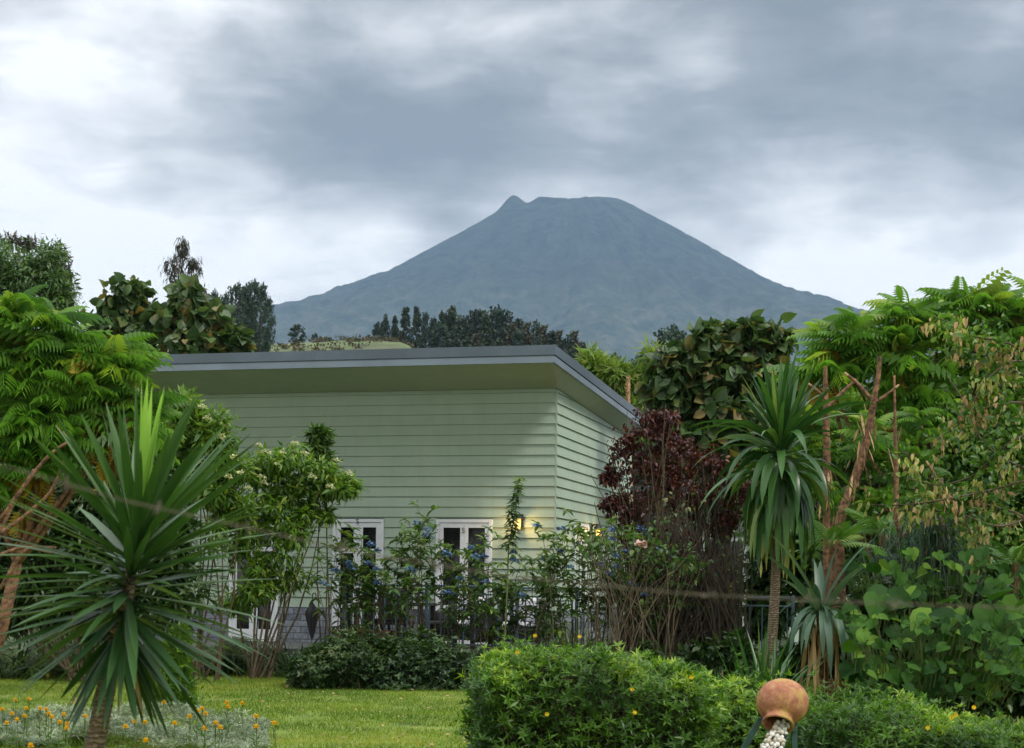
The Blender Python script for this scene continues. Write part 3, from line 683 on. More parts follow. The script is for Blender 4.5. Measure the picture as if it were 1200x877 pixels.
def pxclumps(lst, Y, depth=.8):
    """(px, py, rx, ry[, dY]) in the photograph at distance Y -> ellipsoids in the garden"""
    out = []
    for q in lst:
        px, py, rx, ry = q[:4]; y = Y + (q[4] if len(q) > 4 else 0); out.append((W(px, py, y), np.array([rx*y/F, rx*y/F*depth, ry*y/F])))
    return out
def gp(px, Y): p = W(px, 700, Y); return np.array([p[0], Y, float(gz(p[0], Y))])    # ground point under a picture column
def tree(name, label, cat, basepx, Y, clumps, tmpl, size, leafmat, n=60, k=9, bark='bark_dark', r0=.1, fork=.45, group=None, base=None, f=.42, limb_r=.4, **kw):
    cl = pxclumps(clumps, Y); b = gp(basepx, Y) if base is None else np.asarray(base, float)
    root = empty(name, b, label, cat, group)
    top = np.mean([c for c, _ in cl], axis=0); top = b + (top-b)*fork + np.array([0, 0, .0])
    mb = MB(); kk = np.linspace(0, 1, 7)[:, None]; wob = rng.normal(0, .03*np.linalg.norm(top-b), 3)*np.array([1, 1, 0])
    mb.tube(b + np.array([0, 0, -.1]) + (top-b)*kk + wob*np.sin(kk*3.1), np.linspace(r0, r0*.7, 7), 8)
    sub = sub_clumps(cl, k, f)
    for c, r in cl: limbs(mb, top, [c], r0*.55)
    for i, (c, r) in enumerate(sub):
        j = i // k; limbs(mb, cl[j][0], [c], r0*limb_r*.6, rt=.3)
    tk = mb.build('trunk', M[bark], smooth=True)
    mb = MB(); fill(mb, sub, n, tmpl, size, **kw); cr = mb.build('crown', M[leafmat])
    adopt(root, tk, cr); return root
def shrub(name, label, cat, clumps, Y, tmpl, size, leafmat, n=60, k=8, group=None, stems=6, stemmat='stem', basepx=None, f=.42, **kw):
    cl = pxclumps(clumps, Y); bx = basepx if basepx is not None else np.mean([q[0] for q in clumps]); b = gp(bx, Y)
    root = empty(name, b, label, cat, group); sub = sub_clumps(cl, k, f); mb = MB()
    for i in range(stems):
        c, r = sub[int(rng.integers(len(sub)))]; limbs(mb, b + np.array([rng.normal(0, .12), rng.normal(0, .1), -.05]), [c], .016 + .002*stems/3, bend=.06)
    st = mb.build('stems', M[stemmat]); mb = MB(); fill(mb, sub, n, tmpl, size, **kw); fo = mb.build('foliage', M[leafmat]); adopt(root, st, fo); return root
def frond_tree(name, label, basepx, Y, clumps, nro, size, barkpts=None, group=None, old=0, per=8, k=0, r0=.09, bark='bark_red', inner=True, mat_='pinnate'):
    """tree whose shoots end in whorls of drooping pinnate leaves"""
    cl = pxclumps(clumps, Y); b = gp(basepx, Y); root = empty(name, b, label, 'tree', group)
    fork = b + (np.mean([c for c, _ in cl], axis=0)-b)*.45
    mb = MB(); mb.tube([b-[0, 0, .1], b*.5+fork*.5+[.05, 0, 0], fork], [r0, r0*.85, r0*.7], 8)
    for c, r in cl: limbs(mb, fork, [c], r0*.5)
    fm, om = MB(), MB(); tv, tf = FROND
    for c, r in cl:
        m = max(3, int(nro*(r[0]*r[2])/.5)); d = rdir(m, -.5); d[:, 1] = -abs(d[:, 1])*.8 + d[:, 1]*.2; d = nz(d)
        tips = c + d*r*rng.uniform(.55, 1.02, m)[:, None]
        for i in range(m):
            if i % 3 == 0: limbs(mb, c, [tips[i]], .02, bend=.1, seg=4)
            q = per; a = rng.uniform(0, 6.28) + np.arange(q)/q*6.283 + rng.normal(0, .2, q); e = rng.uniform(-.05, .75, q)
            D = np.stack([np.cos(a)*np.cos(e), np.sin(a)*np.cos(e), np.sin(e)], 1); D = nz(D + d[i]*.35)
            tv, tf = FROND if rng.random() < .5 else FROND2
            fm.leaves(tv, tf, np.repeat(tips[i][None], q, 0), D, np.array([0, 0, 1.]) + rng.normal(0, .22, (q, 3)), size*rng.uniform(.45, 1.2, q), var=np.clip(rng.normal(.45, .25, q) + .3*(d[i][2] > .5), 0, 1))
    tv, tf = FROND
    for i in range(old):
        c, r = cl[int(rng.integers(len(cl)))]; p = c + nz(rng.normal(0, 1, 3))*r*.7 - [0, r[1]*.3, r[2]*.3]
        q = 4; om.leaves(tv, tf, np.repeat(p[None], q, 0), rdir(q)*[.4, .4, .3] + [0, 0, -.8], rdir(q), size*.8)
    parts = [mb.build('trunk', M[bark], smooth=True), fm.build('crown', M[mat_])]
    if old: parts.append(om.build('dead_fronds', M['pinnate_old']))
    adopt(root, *parts); return root
# ---- far trees -------------------------------------------------------------
def far_proto(shape, matn, n=1900, h=14., lsz=1.):
    """one tree a few hundred metres off; crown of many leaf tufts"""
    root = bpy.data.objects.new('eucalyptus_tree' if shape != 'bush' else 'hill_shrub', None); C.objects.link(root)
    mb = MB(); mb.tube([(0, 0, -1), (.1, 0, h*.5), (0, 0, h*.93)], [.28, .18, .05], 5); mb.build('trunk', M['bark_dark'], root)
    mb = MB(); nl = 60; P = []; 
    for i in range(nl):
        t = rng.uniform(.22, 1) if shape != 'bush' else rng.uniform(.1, .9)
        wid = {'cone': .17*(1-t)**.7+.03, 'round': .24*math.sin(math.pi*min(1, t*.85+.1))+.03, 'tall': .15*math.sin(math.pi*min(1, t*.8+.12))+.03, 'bush': .55*math.sin(math.pi*t)}[shape]*h
        a = rng.uniform(0, 6.28); rr_ = wid*rng.uniform(.35, .9); c = np.array([math.cos(a)*rr_, math.sin(a)*rr_, t*h]); sz = h*.06*rng.uniform(.6, 1.4)
        m = n//nl; P.append(c + nz(rng.normal(0, 1, (m, 3)))*sz*rng.uniform(.3, 1, (m, 1))*[1, 1, 1.3])
    P = np.concatenate(P); m = len(P); tv, tf = QUAD
    mb.leaves(tv, tf, P, nz(rng.normal(0, 1, (m, 3)) + [0, 0, .4]), rdir(m), rng.uniform(.25, .65, m)*h/14*lsz, var=np.clip(rng.random(m)*.7 + rng.normal(0, .1), 0, 1))
    mb.build('crown', M[matn], root); return root
protos = [far_proto('cone', 'far_conifer'), far_proto('round', 'far_conifer'), far_proto('tall', 'far_dark'), far_proto('cone', 'far_dark'), far_proto('round', 'far_dark'), far_proto('tall', 'far_blue'), far_proto('cone', 'far_brown'), far_proto('tall', 'far_blue', 4000, lsz=.55), far_proto('round', 'far_blue', 4000, lsz=.55)]
used = set()
def far_tree(i, px, ytop, Y, wj, label, group, h0=14.):
    p = protos[i]; o = p if i not in used else copy_tree(p); used.add(i)
    top = W(px, ytop, Y); g = float(gz(top[0], Y)); h = max(3., top[2]-g); o.location = (top[0], Y, g); s = h/h0
    o.scale = (s*wj, s*wj, s); o.rotation_euler = (0, 0, rng.uniform(0, 6.28)); tag(o, label, 'tree', group)
# ridge row behind the roof, outline read along the picture
rx = [(442, 372), (452, 368), (463, 371), (476, 362), (488, 366), (498, 364), (508, 372), (519, 367), (530, 366), (541, 368), (551, 371), (560, 368), (570, 371), (580, 369), (590, 372), (600, 376), (609, 372), (618, 378), (628, 381), (637, 384), (646, 386), (655, 390), (664, 392), (673, 395), (682, 403)]
for q, (px, y) in enumerate(rx):
    far_tree([2, 5, 0, 1, 3][int(rng.integers(5))] if q < 14 else [0, 6, 1, 6][q % 4], px, y+rng.uniform(-4, 8), 455 + rng.uniform(-12, 16), rng.uniform(.7, 1.0), 'dense dark tree in the long row on the ridge above the roof edge', 'dark trees in the ridge row above the roof')
for q, (px, y) in enumerate([(448, 388), (470, 386), (492, 388), (515, 386), (536, 388), (558, 388), (584, 390), (606, 392), (630, 397), (650, 402), (668, 408)]):
    far_tree([1, 6, 4, 5][q % 4], px, y+rng.uniform(-3, 8), 425 + rng.uniform(-8, 8), rng.uniform(.9, 1.3), 'lower bushy tree filling the front of the ridge row', 'lower trees in front of the ridge row')
for px, y, Y in ((697, 420, 230), (706, 425, 225), (716, 418, 240), (724, 425, 235), (738, 430, 220), (748, 428, 225), (760, 418, 215), (771, 406, 210), (783, 390, 205), (795, 396, 200), (806, 410, 200), (818, 420, 200), (770, 420, 180), (790, 415, 180), (700, 440, 160), (722, 440, 160), (745, 445, 150)):
    far_tree([7, 8][int(rng.integers(2))], px, y, Y, 1.0, 'dark tree on the slope between the roof end and the broad-leaved tree', 'dark trees right of the roof end')
for px, y, wj in ((243, 350, .7), (252, 344, .7), (263, 345, .8), (276, 336, .9), (286, 338, .8), (296, 332, .95), (306, 336, .85), (314, 352, .7), (256, 356, .8), (270, 360, 1.1), (290, 356, 1.1)):
    far_tree(7 if px % 2 else 8, px, y, 300 + rng.uniform(-8, 8), wj*.75, 'tall blue-grey eucalyptus in the clump left of the volcano', 'eucalyptus clump on the left hill')
for px, y, wj, lb in ((348, 381, 1.6, 'small round tree alone on the grassy ridge left of the ridge row'), (369, 391, 1.2, 'tiny bush on the grassy ridge beside the lone round tree'), (246, 352, 1.0, 'slim dark tree at the left edge of the eucalyptus clump')):
    far_tree(4, px, y, 430 if px > 300 else 290, wj, lb, None)
for i in range(9):
    if i not in used:
        for ch in list(protos[i].children): bpy.data.objects.remove(ch)
        bpy.data.objects.remove(protos[i])
# scrub on the grassy hill: one uncountable cover
mb = MB(); tv, tf = QUAD; Pl = []
for i in range(3800):
    Y = rng.uniform(300, 505) if i < 1500 else rng.uniform(430, 510); px = rng.uniform(180, 760) if i < 1500 else rng.uniform(270, 510); p = gp(px, Y)
    if fbm(np.array(p[0]*.05), np.array(Y*.09), 3) < .03: continue
    m = 20; Pl.append(p + nz(rng.normal(0, 1, (m, 3)))*rng.uniform(.2, 1.2, (m, 1))*[1.5, 1.5, .8] + [0, 0, .4])
P = np.concatenate(Pl); m = len(P); mb.leaves(tv, tf, P, rdir(m, -.2), rdir(m), rng.uniform(.25, .6, m)); tag(mb.build('hill_scrub', M['far_brown']), 'low scrub scattered over the grassy hillside', 'scrub', kind='stuff')
# ---- middle distance trees behind the house ---------------------------------
tree('slender_eucalyptus', 'slender sparse purplish eucalyptus with open crown against the sky', 'tree', 214, 62, [(214, 290, 12, 20), (205, 312, 17, 16), (226, 312, 13, 20), (215, 335, 22, 14), (228, 345, 16, 12)], LANCE_N, .30, 'eucalypt', n=22, k=9, r0=.10, bark='bark_dark', down=1.2, out=.4, fork=.85)
tree('pale_green_tree', 'pale green small-leaved tree cut by the left picture edge', 'tree', 20, 50, [(20, 325, 45, 42), (55, 322, 30, 32), (-15, 320, 40, 45), (70, 350, 20, 40), (30, 375, 60, 40)], LANCE, .19, 'paletree', n=220, k=13, r0=.2, fork=.7)
tree('pale_green_tree', 'thin dark-twigged tree beside the pale green tree', 'tree', 72, 52, [(70, 310, 14, 14), (62, 298, 16, 10), (78, 335, 10, 22), (40, 288, 20, 9), (10, 284, 20, 9)], LANCE, .22, 'eucalypt', n=30, k=8, r0=.07, fork=.8)
tree('broad_leaved_tree', 'large-leaved tree with brown-edged foliage above the left roof end', 'tree', 155, 44, [(152, 356, 30, 28), (130, 378, 36, 26), (170, 384, 34, 28), (112, 400, 28, 24), (155, 410, 45, 24), (160, 345, 14, 16)], HEART, .24, 'broad', n=12, k=24, r0=.12, down=.5, out=.9, flat=.25, sizej=.6, fork=.55, f=.34)
tree('broad_leaved_tree', 'second large-leaved tree, directly below the slender eucalyptus', 'tree', 232, 43, [(222, 350, 26, 24), (245, 372, 30, 26), (215, 385, 34, 28), (262, 395, 26, 24), (235, 405, 45, 22), (278, 402, 14, 18)], HEART, .24, 'broad', n=12, k=24, r0=.12, down=.5, out=.9, flat=.25, sizej=.6, fork=.55, f=.34)
tree('broad_leaved_tree', 'big dark large-leaved tree rising behind the purple shrub', 'tree', 850, 31, [(835, 400, 26, 22), (800, 425, 34, 30), (862, 412, 38, 32), (880, 392, 26, 16), (905, 420, 24, 34), (790, 465, 36, 36), (850, 465, 55, 45), (905, 480, 40, 50), (860, 525, 60, 45), (800, 520, 40, 35), (880, 570, 60, 50)], HEART, .20, 'broad', n=24, k=26, r0=.13, down=.5, out=.8, flat=.3, sizej=.6, f=.34)
shrub('bamboo_clump', 'light green feathery bamboo shrubs just beyond the roof end', 'bamboo', [(700, 428, 20, 18), (725, 448, 24, 20), (752, 462, 26, 26), (770, 440, 18, 26), (690, 445, 24, 20), (745, 490, 40, 26)], 46, LANCE_N, .36, 'bamboo', n=110, k=10, stems=14, down=.1, out=.9)
mb = MB(); bp = gp(735, 44); tp = W(736, 442, 44); mb.tube([bp, bp*.5+tp*.5+[.1, 0, 0], tp], [.05, .05, .045], 7); lo_ = MB()
rt = empty('dry_stalk', bp, 'pale dry flower stalk standing in the light green bamboo', 'dead stalk'); fl = MB(); m = 240; zz = rng.uniform(.0, 1., m); fl.leaves(*LANCE, tp - np.stack([rng.normal(0, .01, m), rng.normal(0, .01, m), zz*1.0], 1), rdir(m, -.1), rdir(m), .1)
adopt(rt, mb.build('stem', M['wood_raw']), fl.build('husks', M['dry']))
# ---- left garden ------------------------------------------------------------
frond_tree('pinnate_tree', 'bright green feather-leaved tree filling the left edge', -25, 20.5, [(35, 385, 50, 38), (95, 410, 45, 35), (5, 430, 50, 55), (60, 450, 60, 50), (120, 465, 42, 45), (25, 500, 60, 50), (85, 510, 55, 45), (140, 500, 30, 40), (40, 560, 60, 40), (155, 470, 22, 34)], 21, .58, old=22, r0=.1)
mb = MB()
for pts in ([(0, 610), (35, 560), (60, 530), (85, 515)], [(-10, 650), (15, 590), (40, 550)], [(-20, 640), (20, 612), (60, 580), (75, 540)], [(0, 690), (30, 640), (66, 642)], [(-20, 660), (25, 640), (60, 648)]):
    mb.bark([W(a, b, 19.3) for a, b in pts], np.linspace(.03, .014, len(pts)), 7, .14, 14)
b_ = gp(-30, 19.3); mb.tube([b_, W(-25, 700, 19.3), W(-10, 650, 19.3), W(0, 615, 19.3)], [.07, .06, .05, .04], 8)
rt = empty('bare_trunk', b_, 'reddish peeling bare branches under the left feather-leaved tree', 'tree trunk'); adopt(rt, mb.build('branches', M['bark_red'], smooth=True))
shrub('garden_shrub', 'dark leafy shrub mass behind the yucca, left of the house', 'shrub', [(30, 600, 50, 40), (90, 580, 50, 50), (150, 560, 45, 50), (20, 660, 50, 60), (80, 650, 50, 50), (140, 640, 50, 50), (200, 620, 40, 60), (200, 700, 45, 50), (130, 710, 50, 40), (60, 710, 50, 40), (0, 710, 40, 40)], 24, LANCE, .17, 'shrub_dark', n=150, k=14, stems=22)
shrub('elder_tree', 'elder bush with white flower plates behind the yucca tips', 'shrub', [(215, 480, 26, 22), (245, 510, 30, 26), (205, 520, 30, 34), (262, 545, 28, 28), (235, 570, 36, 34), (265, 600, 30, 40)], 24.5, LANCE, .15, 'elder', n=110, k=10, stems=9)
eld = shrub('elder_tree', 'elder tree with white flower plates between house doors and yucca', 'shrub', [(310, 550, 34, 24), (345, 545, 34, 22), (378, 560, 32, 24), (400, 572, 22, 14), (330, 580, 40, 26), (300, 610, 34, 34), (345, 620, 30, 30), (290, 650, 30, 40), (330, 670, 36, 30), (300, 700, 36, 26), (365, 598, 26, 16)], 25, LANCE, .14, 'elder', n=75, k=10, stems=12, basepx=305, down=.55)
shrub('elder_shoot', 'upright leafy shoot standing against the siding above the elder', 'shrub', [(374, 510, 9, 8), (374, 525, 13, 10), (376, 545, 16, 12)], 25.4, LANCE, .16, 'hydrangea', n=60, k=6, stems=3)
def umbel(px, py, Y, root, matn, name, r=.10, nd=60, size=.03):
    p = W(px, py, Y); a = rng.uniform(0, 6.28, nd); q = np.sqrt(rng.random(nd))*r
    P = np.stack([p[0]+np.cos(a)*q, p[1]+np.sin(a)*q, p[2]+.7*(r-q)*(1 if r < .088 else .5)+rng.normal(0, .012, nd)+q*np.cos(a+r*50)*.25], 1); mb = MB()
    mb.leaves(*QUAD, P, rdir(nd, 0)*[1, 1, .3], np.array([0, 0, 1.])+rng.normal(0, .35, (nd, 3)), size*rng.uniform(.7, 1.2, nd)); 
    o = mb.build(name, M[matn]); adopt(root, o)
for px, py in ((304, 523), (312, 531), (331, 531), (346, 521), (307, 560), (309, 567), (395, 541), (387, 571), (357, 532), (402, 654), (325, 545), (366, 560), (410, 556)): umbel(px, py, 24.55, eld, 'white_flower', 'flower_plate', .07, 50, .024)
el2 = [o for o in bpy.data.objects if o.name.startswith('elder_tree') and o != eld][0]
for px, py in ((238, 478), (258, 511), (275, 537), (258, 514), (283, 556), (291, 573), (243, 492), (268, 560)): umbel(px, py, 24.0, el2, 'white_flower', 'flower_plate', .07, 50, .024)
# small conifer, agapanthus-like straps, low hedge behind the lawn
th = shrub('thuja_bush', 'bright green pointed little conifer on the lawn behind the yucca', 'shrub', [(208, 762, 14, 22), (208, 790, 20, 24), (208, 822, 24, 26)], 19.5, LANCE_N, .10, 'hedge', n=260, k=12, stems=4, down=-.6, out=.5)
def strap_clump(name, label, px, Y, n, L, wd, matn, el=(.5, 1.45), droop=.7, spread=.12, cat='plant', z0=0., basez=None):
    b = gp(px, Y) if basez is None else np.array([W(px, 700, Y)[0], Y, basez]); a = rng.uniform(0, 6.28, n); e = rng.uniform(el[0], el[1], n)
    D = np.stack([np.cos(a)*np.cos(e), np.sin(a)*np.cos(e), np.sin(e)], 1); P = b + np.stack([rng.normal(0, spread, n), rng.normal(0, spread, n), np.full(n, z0)], 1)
    mb = MB(); mb.straps(P, D, L*rng.uniform(.7, 1.15, n), wd, droop*rng.uniform(.5, 1.4, n), 7); root = empty(name, b, label, cat); adopt(root, mb.build('leaves', M[matn])); return root
for i, (px, Y, lb) in enumerate(((335, 25.5, 'dark strap-leaved clump at the foot of the elder tree'), (60, 26, 'grey-green strap-leaved clump behind the left yucca leaves'), (20, 24.5, 'glossy dark strap-leaved clump at the left edge above the silver bed'), (100, 25, 'tall pale strap-leaved clump right behind the yucca trunk'), (290, 25.8, 'strap-leaved clump left of the elder tree foot'))):
    strap_clump('strap_plant', lb, px, Y, 70, [.75, 1.5, .8, 1.3, .7][i], .035, ['shrub_dark', 'reed', 'shrub_dark', 'reed', 'shrub_dark'][i], droop=1.0, spread=.25)
def box_hedge(name, label, pts_box, n, size, matn, innerm, nin, ros=None, flowers=(), rough=.06, lumps=.12, topf=None):
    """clipped hedge: shoots over a lumpy box, duller leaves and twigs inside"""
    x0_, x1_, y0_, y1_, z0_, z1_ = pts_box; b = np.array([(x0_+x1_)/2, (y0_+y1_)/2, z0_]); root = empty(name, b, label, 'hedge')
    def warp(P, d):
        q = fbm(P[:, 0]*2.3+P[:, 1]*1.3+11, P[:, 2]*2.3+P[:, 1]+7, 3)*lumps*1.6; P = P + d*q[:, None] + d*rng.normal(0, rough, (len(P), 1)); 
        if topf: 
            hgt = (P[:, 2]-z0_)/(z1_-z0_); P[:, 2] = z0_ + (P[:, 2]-z0_)*np.interp(P[:, 0], *topf)
        return P
    areas = [(x1_-x0_)*(y1_-y0_), (x1_-x0_)*(z1_-z0_)*1.0, (x1_-x0_)*(z1_-z0_)*.25, (y1_-y0_)*(z1_-z0_), (y1_-y0_)*(z1_-z0_)]; s_ = sum(areas); Ps = []; Ds = []
    for k, ar in enumerate(areas):
        m = int(n*ar/s_); u, v = rng.random(m), rng.random(m)
        X = x0_+(x1_-x0_)*u; Yy = y0_+(y1_-y0_)*v; Zf = z0_+(z1_-z0_)*v; Yf = y0_+(y1_-y0_)*u
        P, d = {0: (np.stack([X, Yy, np.full(m, z1_)], 1), (0, 0, 1.)), 1: (np.stack([X, np.full(m, y0_), Zf], 1), (0, -1., 0)), 2: (np.stack([X, np.full(m, y1_), Zf], 1), (0, 1., 0)), 3: (np.stack([np.full(m, x0_), Yf, Zf], 1), (-1., 0, 0)), 4: (np.stack([np.full(m, x1_), Yf, Zf], 1), (1., 0, 0))}[k]
        d = np.repeat(np.array([d]), m, 0)
        # round the box edges off
        cx_ = np.clip(P, [x0_+.14, y0_+.14, z0_], [x1_-.14, y1_-.14, z1_-.14]); dd = nz(P-cx_ + d*.03); P = cx_ + dd*.14*np.minimum(1, np.linalg.norm(P-cx_, axis=1, keepdims=True)/.1)
        Ps.append(warp(P, dd)); Ds.append(dd)
    P = np.concatenate(Ps); dd = np.concatenate(Ds); m = len(P)
    D = nz(dd*.55 + np.array([0, 0, .75]) + rng.normal(0, .3, (m, 3))); mb = MB(); tv, tf = ros or rosette(7)
    tv2, tf2 = rosette(5, .8, t_lance(.24, .25), .35)
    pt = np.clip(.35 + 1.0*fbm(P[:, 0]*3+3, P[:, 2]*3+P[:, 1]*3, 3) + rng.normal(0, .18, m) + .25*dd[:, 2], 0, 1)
    sel = rng.random(m) < .5; sz_ = size*rng.uniform(.45, 1.35, m)
    for q_, (a_, b_) in ((sel, (tv, tf)), (~sel, (tv2, tf2))): mb.leaves(a_, b_, P[q_], D[q_], rdir(int(q_.sum())), sz_[q_], var=pt[q_])
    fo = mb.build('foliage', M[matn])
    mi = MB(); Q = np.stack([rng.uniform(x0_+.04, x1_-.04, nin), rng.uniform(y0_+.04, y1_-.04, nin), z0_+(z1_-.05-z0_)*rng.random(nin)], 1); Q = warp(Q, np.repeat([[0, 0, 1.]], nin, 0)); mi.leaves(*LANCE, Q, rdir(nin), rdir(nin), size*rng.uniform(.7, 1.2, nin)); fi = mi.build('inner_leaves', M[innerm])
    tw = MB()
    for i in range(int(nin/60)):
        g = np.array([rng.uniform(x0_+.1, x1_-.1), rng.uniform(y0_+.05, y1_-.1), z0_]); tp_ = g + np.array([rng.normal(0, .15), rng.normal(0, .12), (z1_-z0_)*rng.uniform(.5, .95)]); tw.tube([g, (g+tp_)/2+rng.normal(0, .03, 3), tp_], [.008, .006, .003], 4, cap=False)
    adopt(root, fo, fi, tw.build('twigs', M['stem']))
    for (px, py, Y) in flowers:
        f = MB(); c = W(px, py, Y); k = 8; a = np.arange(k)/k*6.283; D_ = np.stack([np.cos(a), np.full(k, -.35), np.sin(a)], 1); f.leaves(*t_ovate(.5, 0), np.repeat(c[None], k, 0), D_, np.array([0, -1., .3]),   .021, var=.5); f.leaves(*QUAD, np.repeat((c-[0, .006, 0])[None], 3, 0), rdir(3), np.array([0, -1., 0]), .012, var=0.); o = f.build('flower_head', M['yellow_flower']); adopt(root, o)
    return root
def xw(px, Y): return (px-600)*Y/F
hw_Y = 13.6
box_hedge('garden_hedge', 'big clipped bright green hedge with yellow flowers, front centre', (xw(566, 13.4), xw(826, 13.4), 13.0, 14.6, -.02, .83), 5200, .078, 'hedge', 'hedge_in', 12000,
          flowers=[(627, 745, 13.6), (649, 771, 13.2), (641, 837, 12.88), (744, 835, 12.88), (741, 808, 12.9), (810, 794, 13.0), (733, 774, 13.4), (606, 765, 13.3), (679, 746, 13.8)],
          topf=([xw(548, 13.4), xw(590, 13.4), xw(630, 13.4), xw(720, 13.4), xw(780, 13.4), xw(840, 13.4)], [1.0, 1.03, 1.02, .97, .93, .88]))
box_hedge('garden_hedge', 'low bright green hedge right of the tilted clay pot', (xw(948, 12.6), xw(1290, 12.6), 12.4, 14.0, -.02, .47), 5600, .07, 'hedge', 'hedge_in', 9000, flowers=[(1087, 853, 12.3), (1115, 841, 12.3), (1141, 829, 12.5), (1120, 838, 12.35)], rough=.07, lumps=.14,
          topf=([xw(948, 12.6), xw(1010, 12.6), xw(1090, 12.6), xw(1200, 12.6)], [1.02, 1.08, 1.0, .72]))
box_hedge('garden_hedge', 'low straggly hedge between the big hedge and the clay pot', (xw(846, 15.), xw(930, 15.), 14.8, 15.8, -.02, .52), 1300, .08, 'hedge', 'hedge_in', 2500, rough=.1, lumps=.2)
box_hedge('ground_hedge', 'low dark green hedge between the lawn and the terrace railing', (xw(356, 23.4), xw(565, 23.4), 22.9, 24.1, -.02, .47), 7500, .065, 'shrub_dark', 'shrub_dark', 5000, ros=rosette(5, .4, OVATE), rough=.08, lumps=.25, topf=([xw(352, 23.4), xw(400, 23.4), xw(540, 23.4)], [.72, 1.06, .95]))
shrub('garden_shrub', 'dark undergrowth at the foot of the blue-flowered bushes', 'shrub', [(570, 790, 26, 12), (610, 788, 26, 12), (650, 785, 26, 12), (700, 775, 30, 20), (760, 780, 30, 22), (820, 775, 30, 24), (870, 770, 30, 30)], 23.6, OVATE, .12, 'shrub_dark', n=55, k=10, stems=10)
# ---- blue-flowered bushes in front of the railing -----------------------------
blue = [(489, 615), (501, 622), (501, 629), (435, 639), (443, 646), (409, 662), (412, 667), (433, 662), (442, 668), (394, 670), (442, 684), (379, 685), (523, 650), (538, 679), (527, 696), (559, 654), (568, 653), (569, 683), (552, 643), (601, 648), (603, 658), (628, 617), (658, 621), (657, 647), (666, 666), (700, 641), (717, 622), (718, 633), (734, 648), (723, 666), (752, 621), (756, 627), (774, 646), (742, 685), (755, 698), (704, 662), (713, 674), (722, 653), (612, 700), (482, 668), (640, 655), (690, 652)]
hyd = [(402, 640, 36), (437, 625, 34), (472, 618, 30), (500, 612, 28), (535, 640, 32), (565, 635, 30), (598, 650, 30), (632, 650, 32), (662, 618, 30), (694, 620, 32), (728, 618, 34), (765, 625, 32), (800, 660, 30)]
hlab = ['leftmost, its leaves over the left white door', 'left, in front of the left white doors', 'between the two pairs of white doors', 'tall, just left of the right french doors', 'in front of the left leaf of the right french doors', 'in front of the right leaf of the right french doors', 'sparse, below the lit front lantern', 'short, right of the front lantern', 'tall, at the house corner', 'against the side wall left of its lantern', 'below the lit side-wall lantern', 'at the foot of the purple shrub', 'rightmost, among bare brown stems']
hroots = []
for (px, top, wd_), lb in zip(hyd, hlab):
    Y = 24.55 + rng.uniform(-.35, .35); b = gp(px, Y); root = empty('flowering_bush', b, 'blue-flowered leggy bush, ' + lb, 'flowering bush', 'blue-flowered bushes along the terrace railing'); sm = MB(); lf = MB(); tops = []
    for i in range(10):
        x_ = px + rng.uniform(-wd_*.9, wd_*.9); y_ = top + rng.uniform(0, 85)*(i > 1) + abs(x_-px)*.3; tp_ = W(x_, y_, Y + rng.uniform(-.35, .35)); g = b + np.array([rng.normal(0, .22), rng.normal(0, .2), -.05])
        kk = np.linspace(0, 1, 8)[:, None]; path = g + (tp_-g)*kk**1.0 + np.array([(tp_-g)[0]*-.25, 0, 0])*np.sin(kk*math.pi) + np.cumsum(rng.normal(0, .02, (8, 3)), 0)*kk; sm.tube(path, np.linspace(.010, .004, 8), 5, cap=False); tops.append(path[-1])
        for t in np.concatenate([np.linspace(.60 + .12*rng.random(), .98, 5), [.999]]):
            j = min(6, int(t*7)); p = path[j] + (path[j+1]-path[j])*(t*7-j); aa = rng.uniform(0, 6.28)
            if t < .99: p2 = p + np.array([math.cos(aa), math.sin(aa), rng.uniform(.3, 1.3)])*rng.uniform(.08, .24); sm.tube([p, (p+p2)/2, p2], [.004, .003, .002], 4, cap=False)
            else: p2 = p
            for pp, q in ((p2, 6), ((p+p2)/2, 2)):
                a = rng.uniform(0, 6.28)+np.arange(q)*6.283/q + rng.normal(0, .3, q); e = rng.uniform(-.75, .85, q)
                lf.leaves(*OVATE, np.repeat(pp[None], q, 0), np.stack([np.cos(a)*np.cos(e), np.sin(a)*np.cos(e), np.sin(e)], 1), np.array([0, 0, 1.]) + rng.normal(0, .25, (q, 3)), rng.uniform(.07, .17, q), wid=.66, var=np.clip(rng.normal(.45 + .25*(t > .9), .28, q), 0, 1))
    adopt(root, sm.build('stems', M['stem']), lf.build('foliage', M['hydrangea'])); hroots.append((px, root))
for px, py in blue:
    root = min(hroots, key=lambda q: abs(q[0]-px))[1]; umbel(px, py, 24.0, root, 'blue_flower', 'flower_head', rng.uniform(.045, .085), 40, .036)
umbel(752, 640, 23.2, min(hroots, key=lambda q: abs(q[0]-752))[1], 'pink_flower', 'pink_flower_head', .08, 60, .05)
# slender tall shoot beside the lantern
root = empty('tall_shoot', gp(597, 24), 'tall single leafy shoot rising left of the front lantern', 'plant'); sm, lf = MB(), MB(); g = gp(590, 24); path = np.array([g, W(594, 700, 24), W(596, 640, 24), W(604, 600, 24), W(608, 560, 24)]); sm.tube(path, np.linspace(.016, .006, 5), 5)
for t in np.linspace(0, 1, 30):
    p = W(596+12*t + 1*math.sin(t*9), 640-80*t, 24); q = 7; a = rng.uniform(0, 6.28)+np.arange(q)*6.283/q; e = rng.uniform(-.5, .25, q); lf.leaves(*LANCE, np.repeat(p[None], q, 0), np.stack([np.cos(a)*np.cos(e), np.sin(a)*np.cos(e), np.sin(e)], 1), np.array([0, 0, 1.]), rng.uniform(.12, .21, q)*(1.15-.4*t), wid=1.25, var=np.clip(rng.normal(.3+.5*(t > .85), .15, q), 0, 1))
adopt(root, sm.build('stem', M['stem_green']), lf.build('foliage', M['hydrangea']))
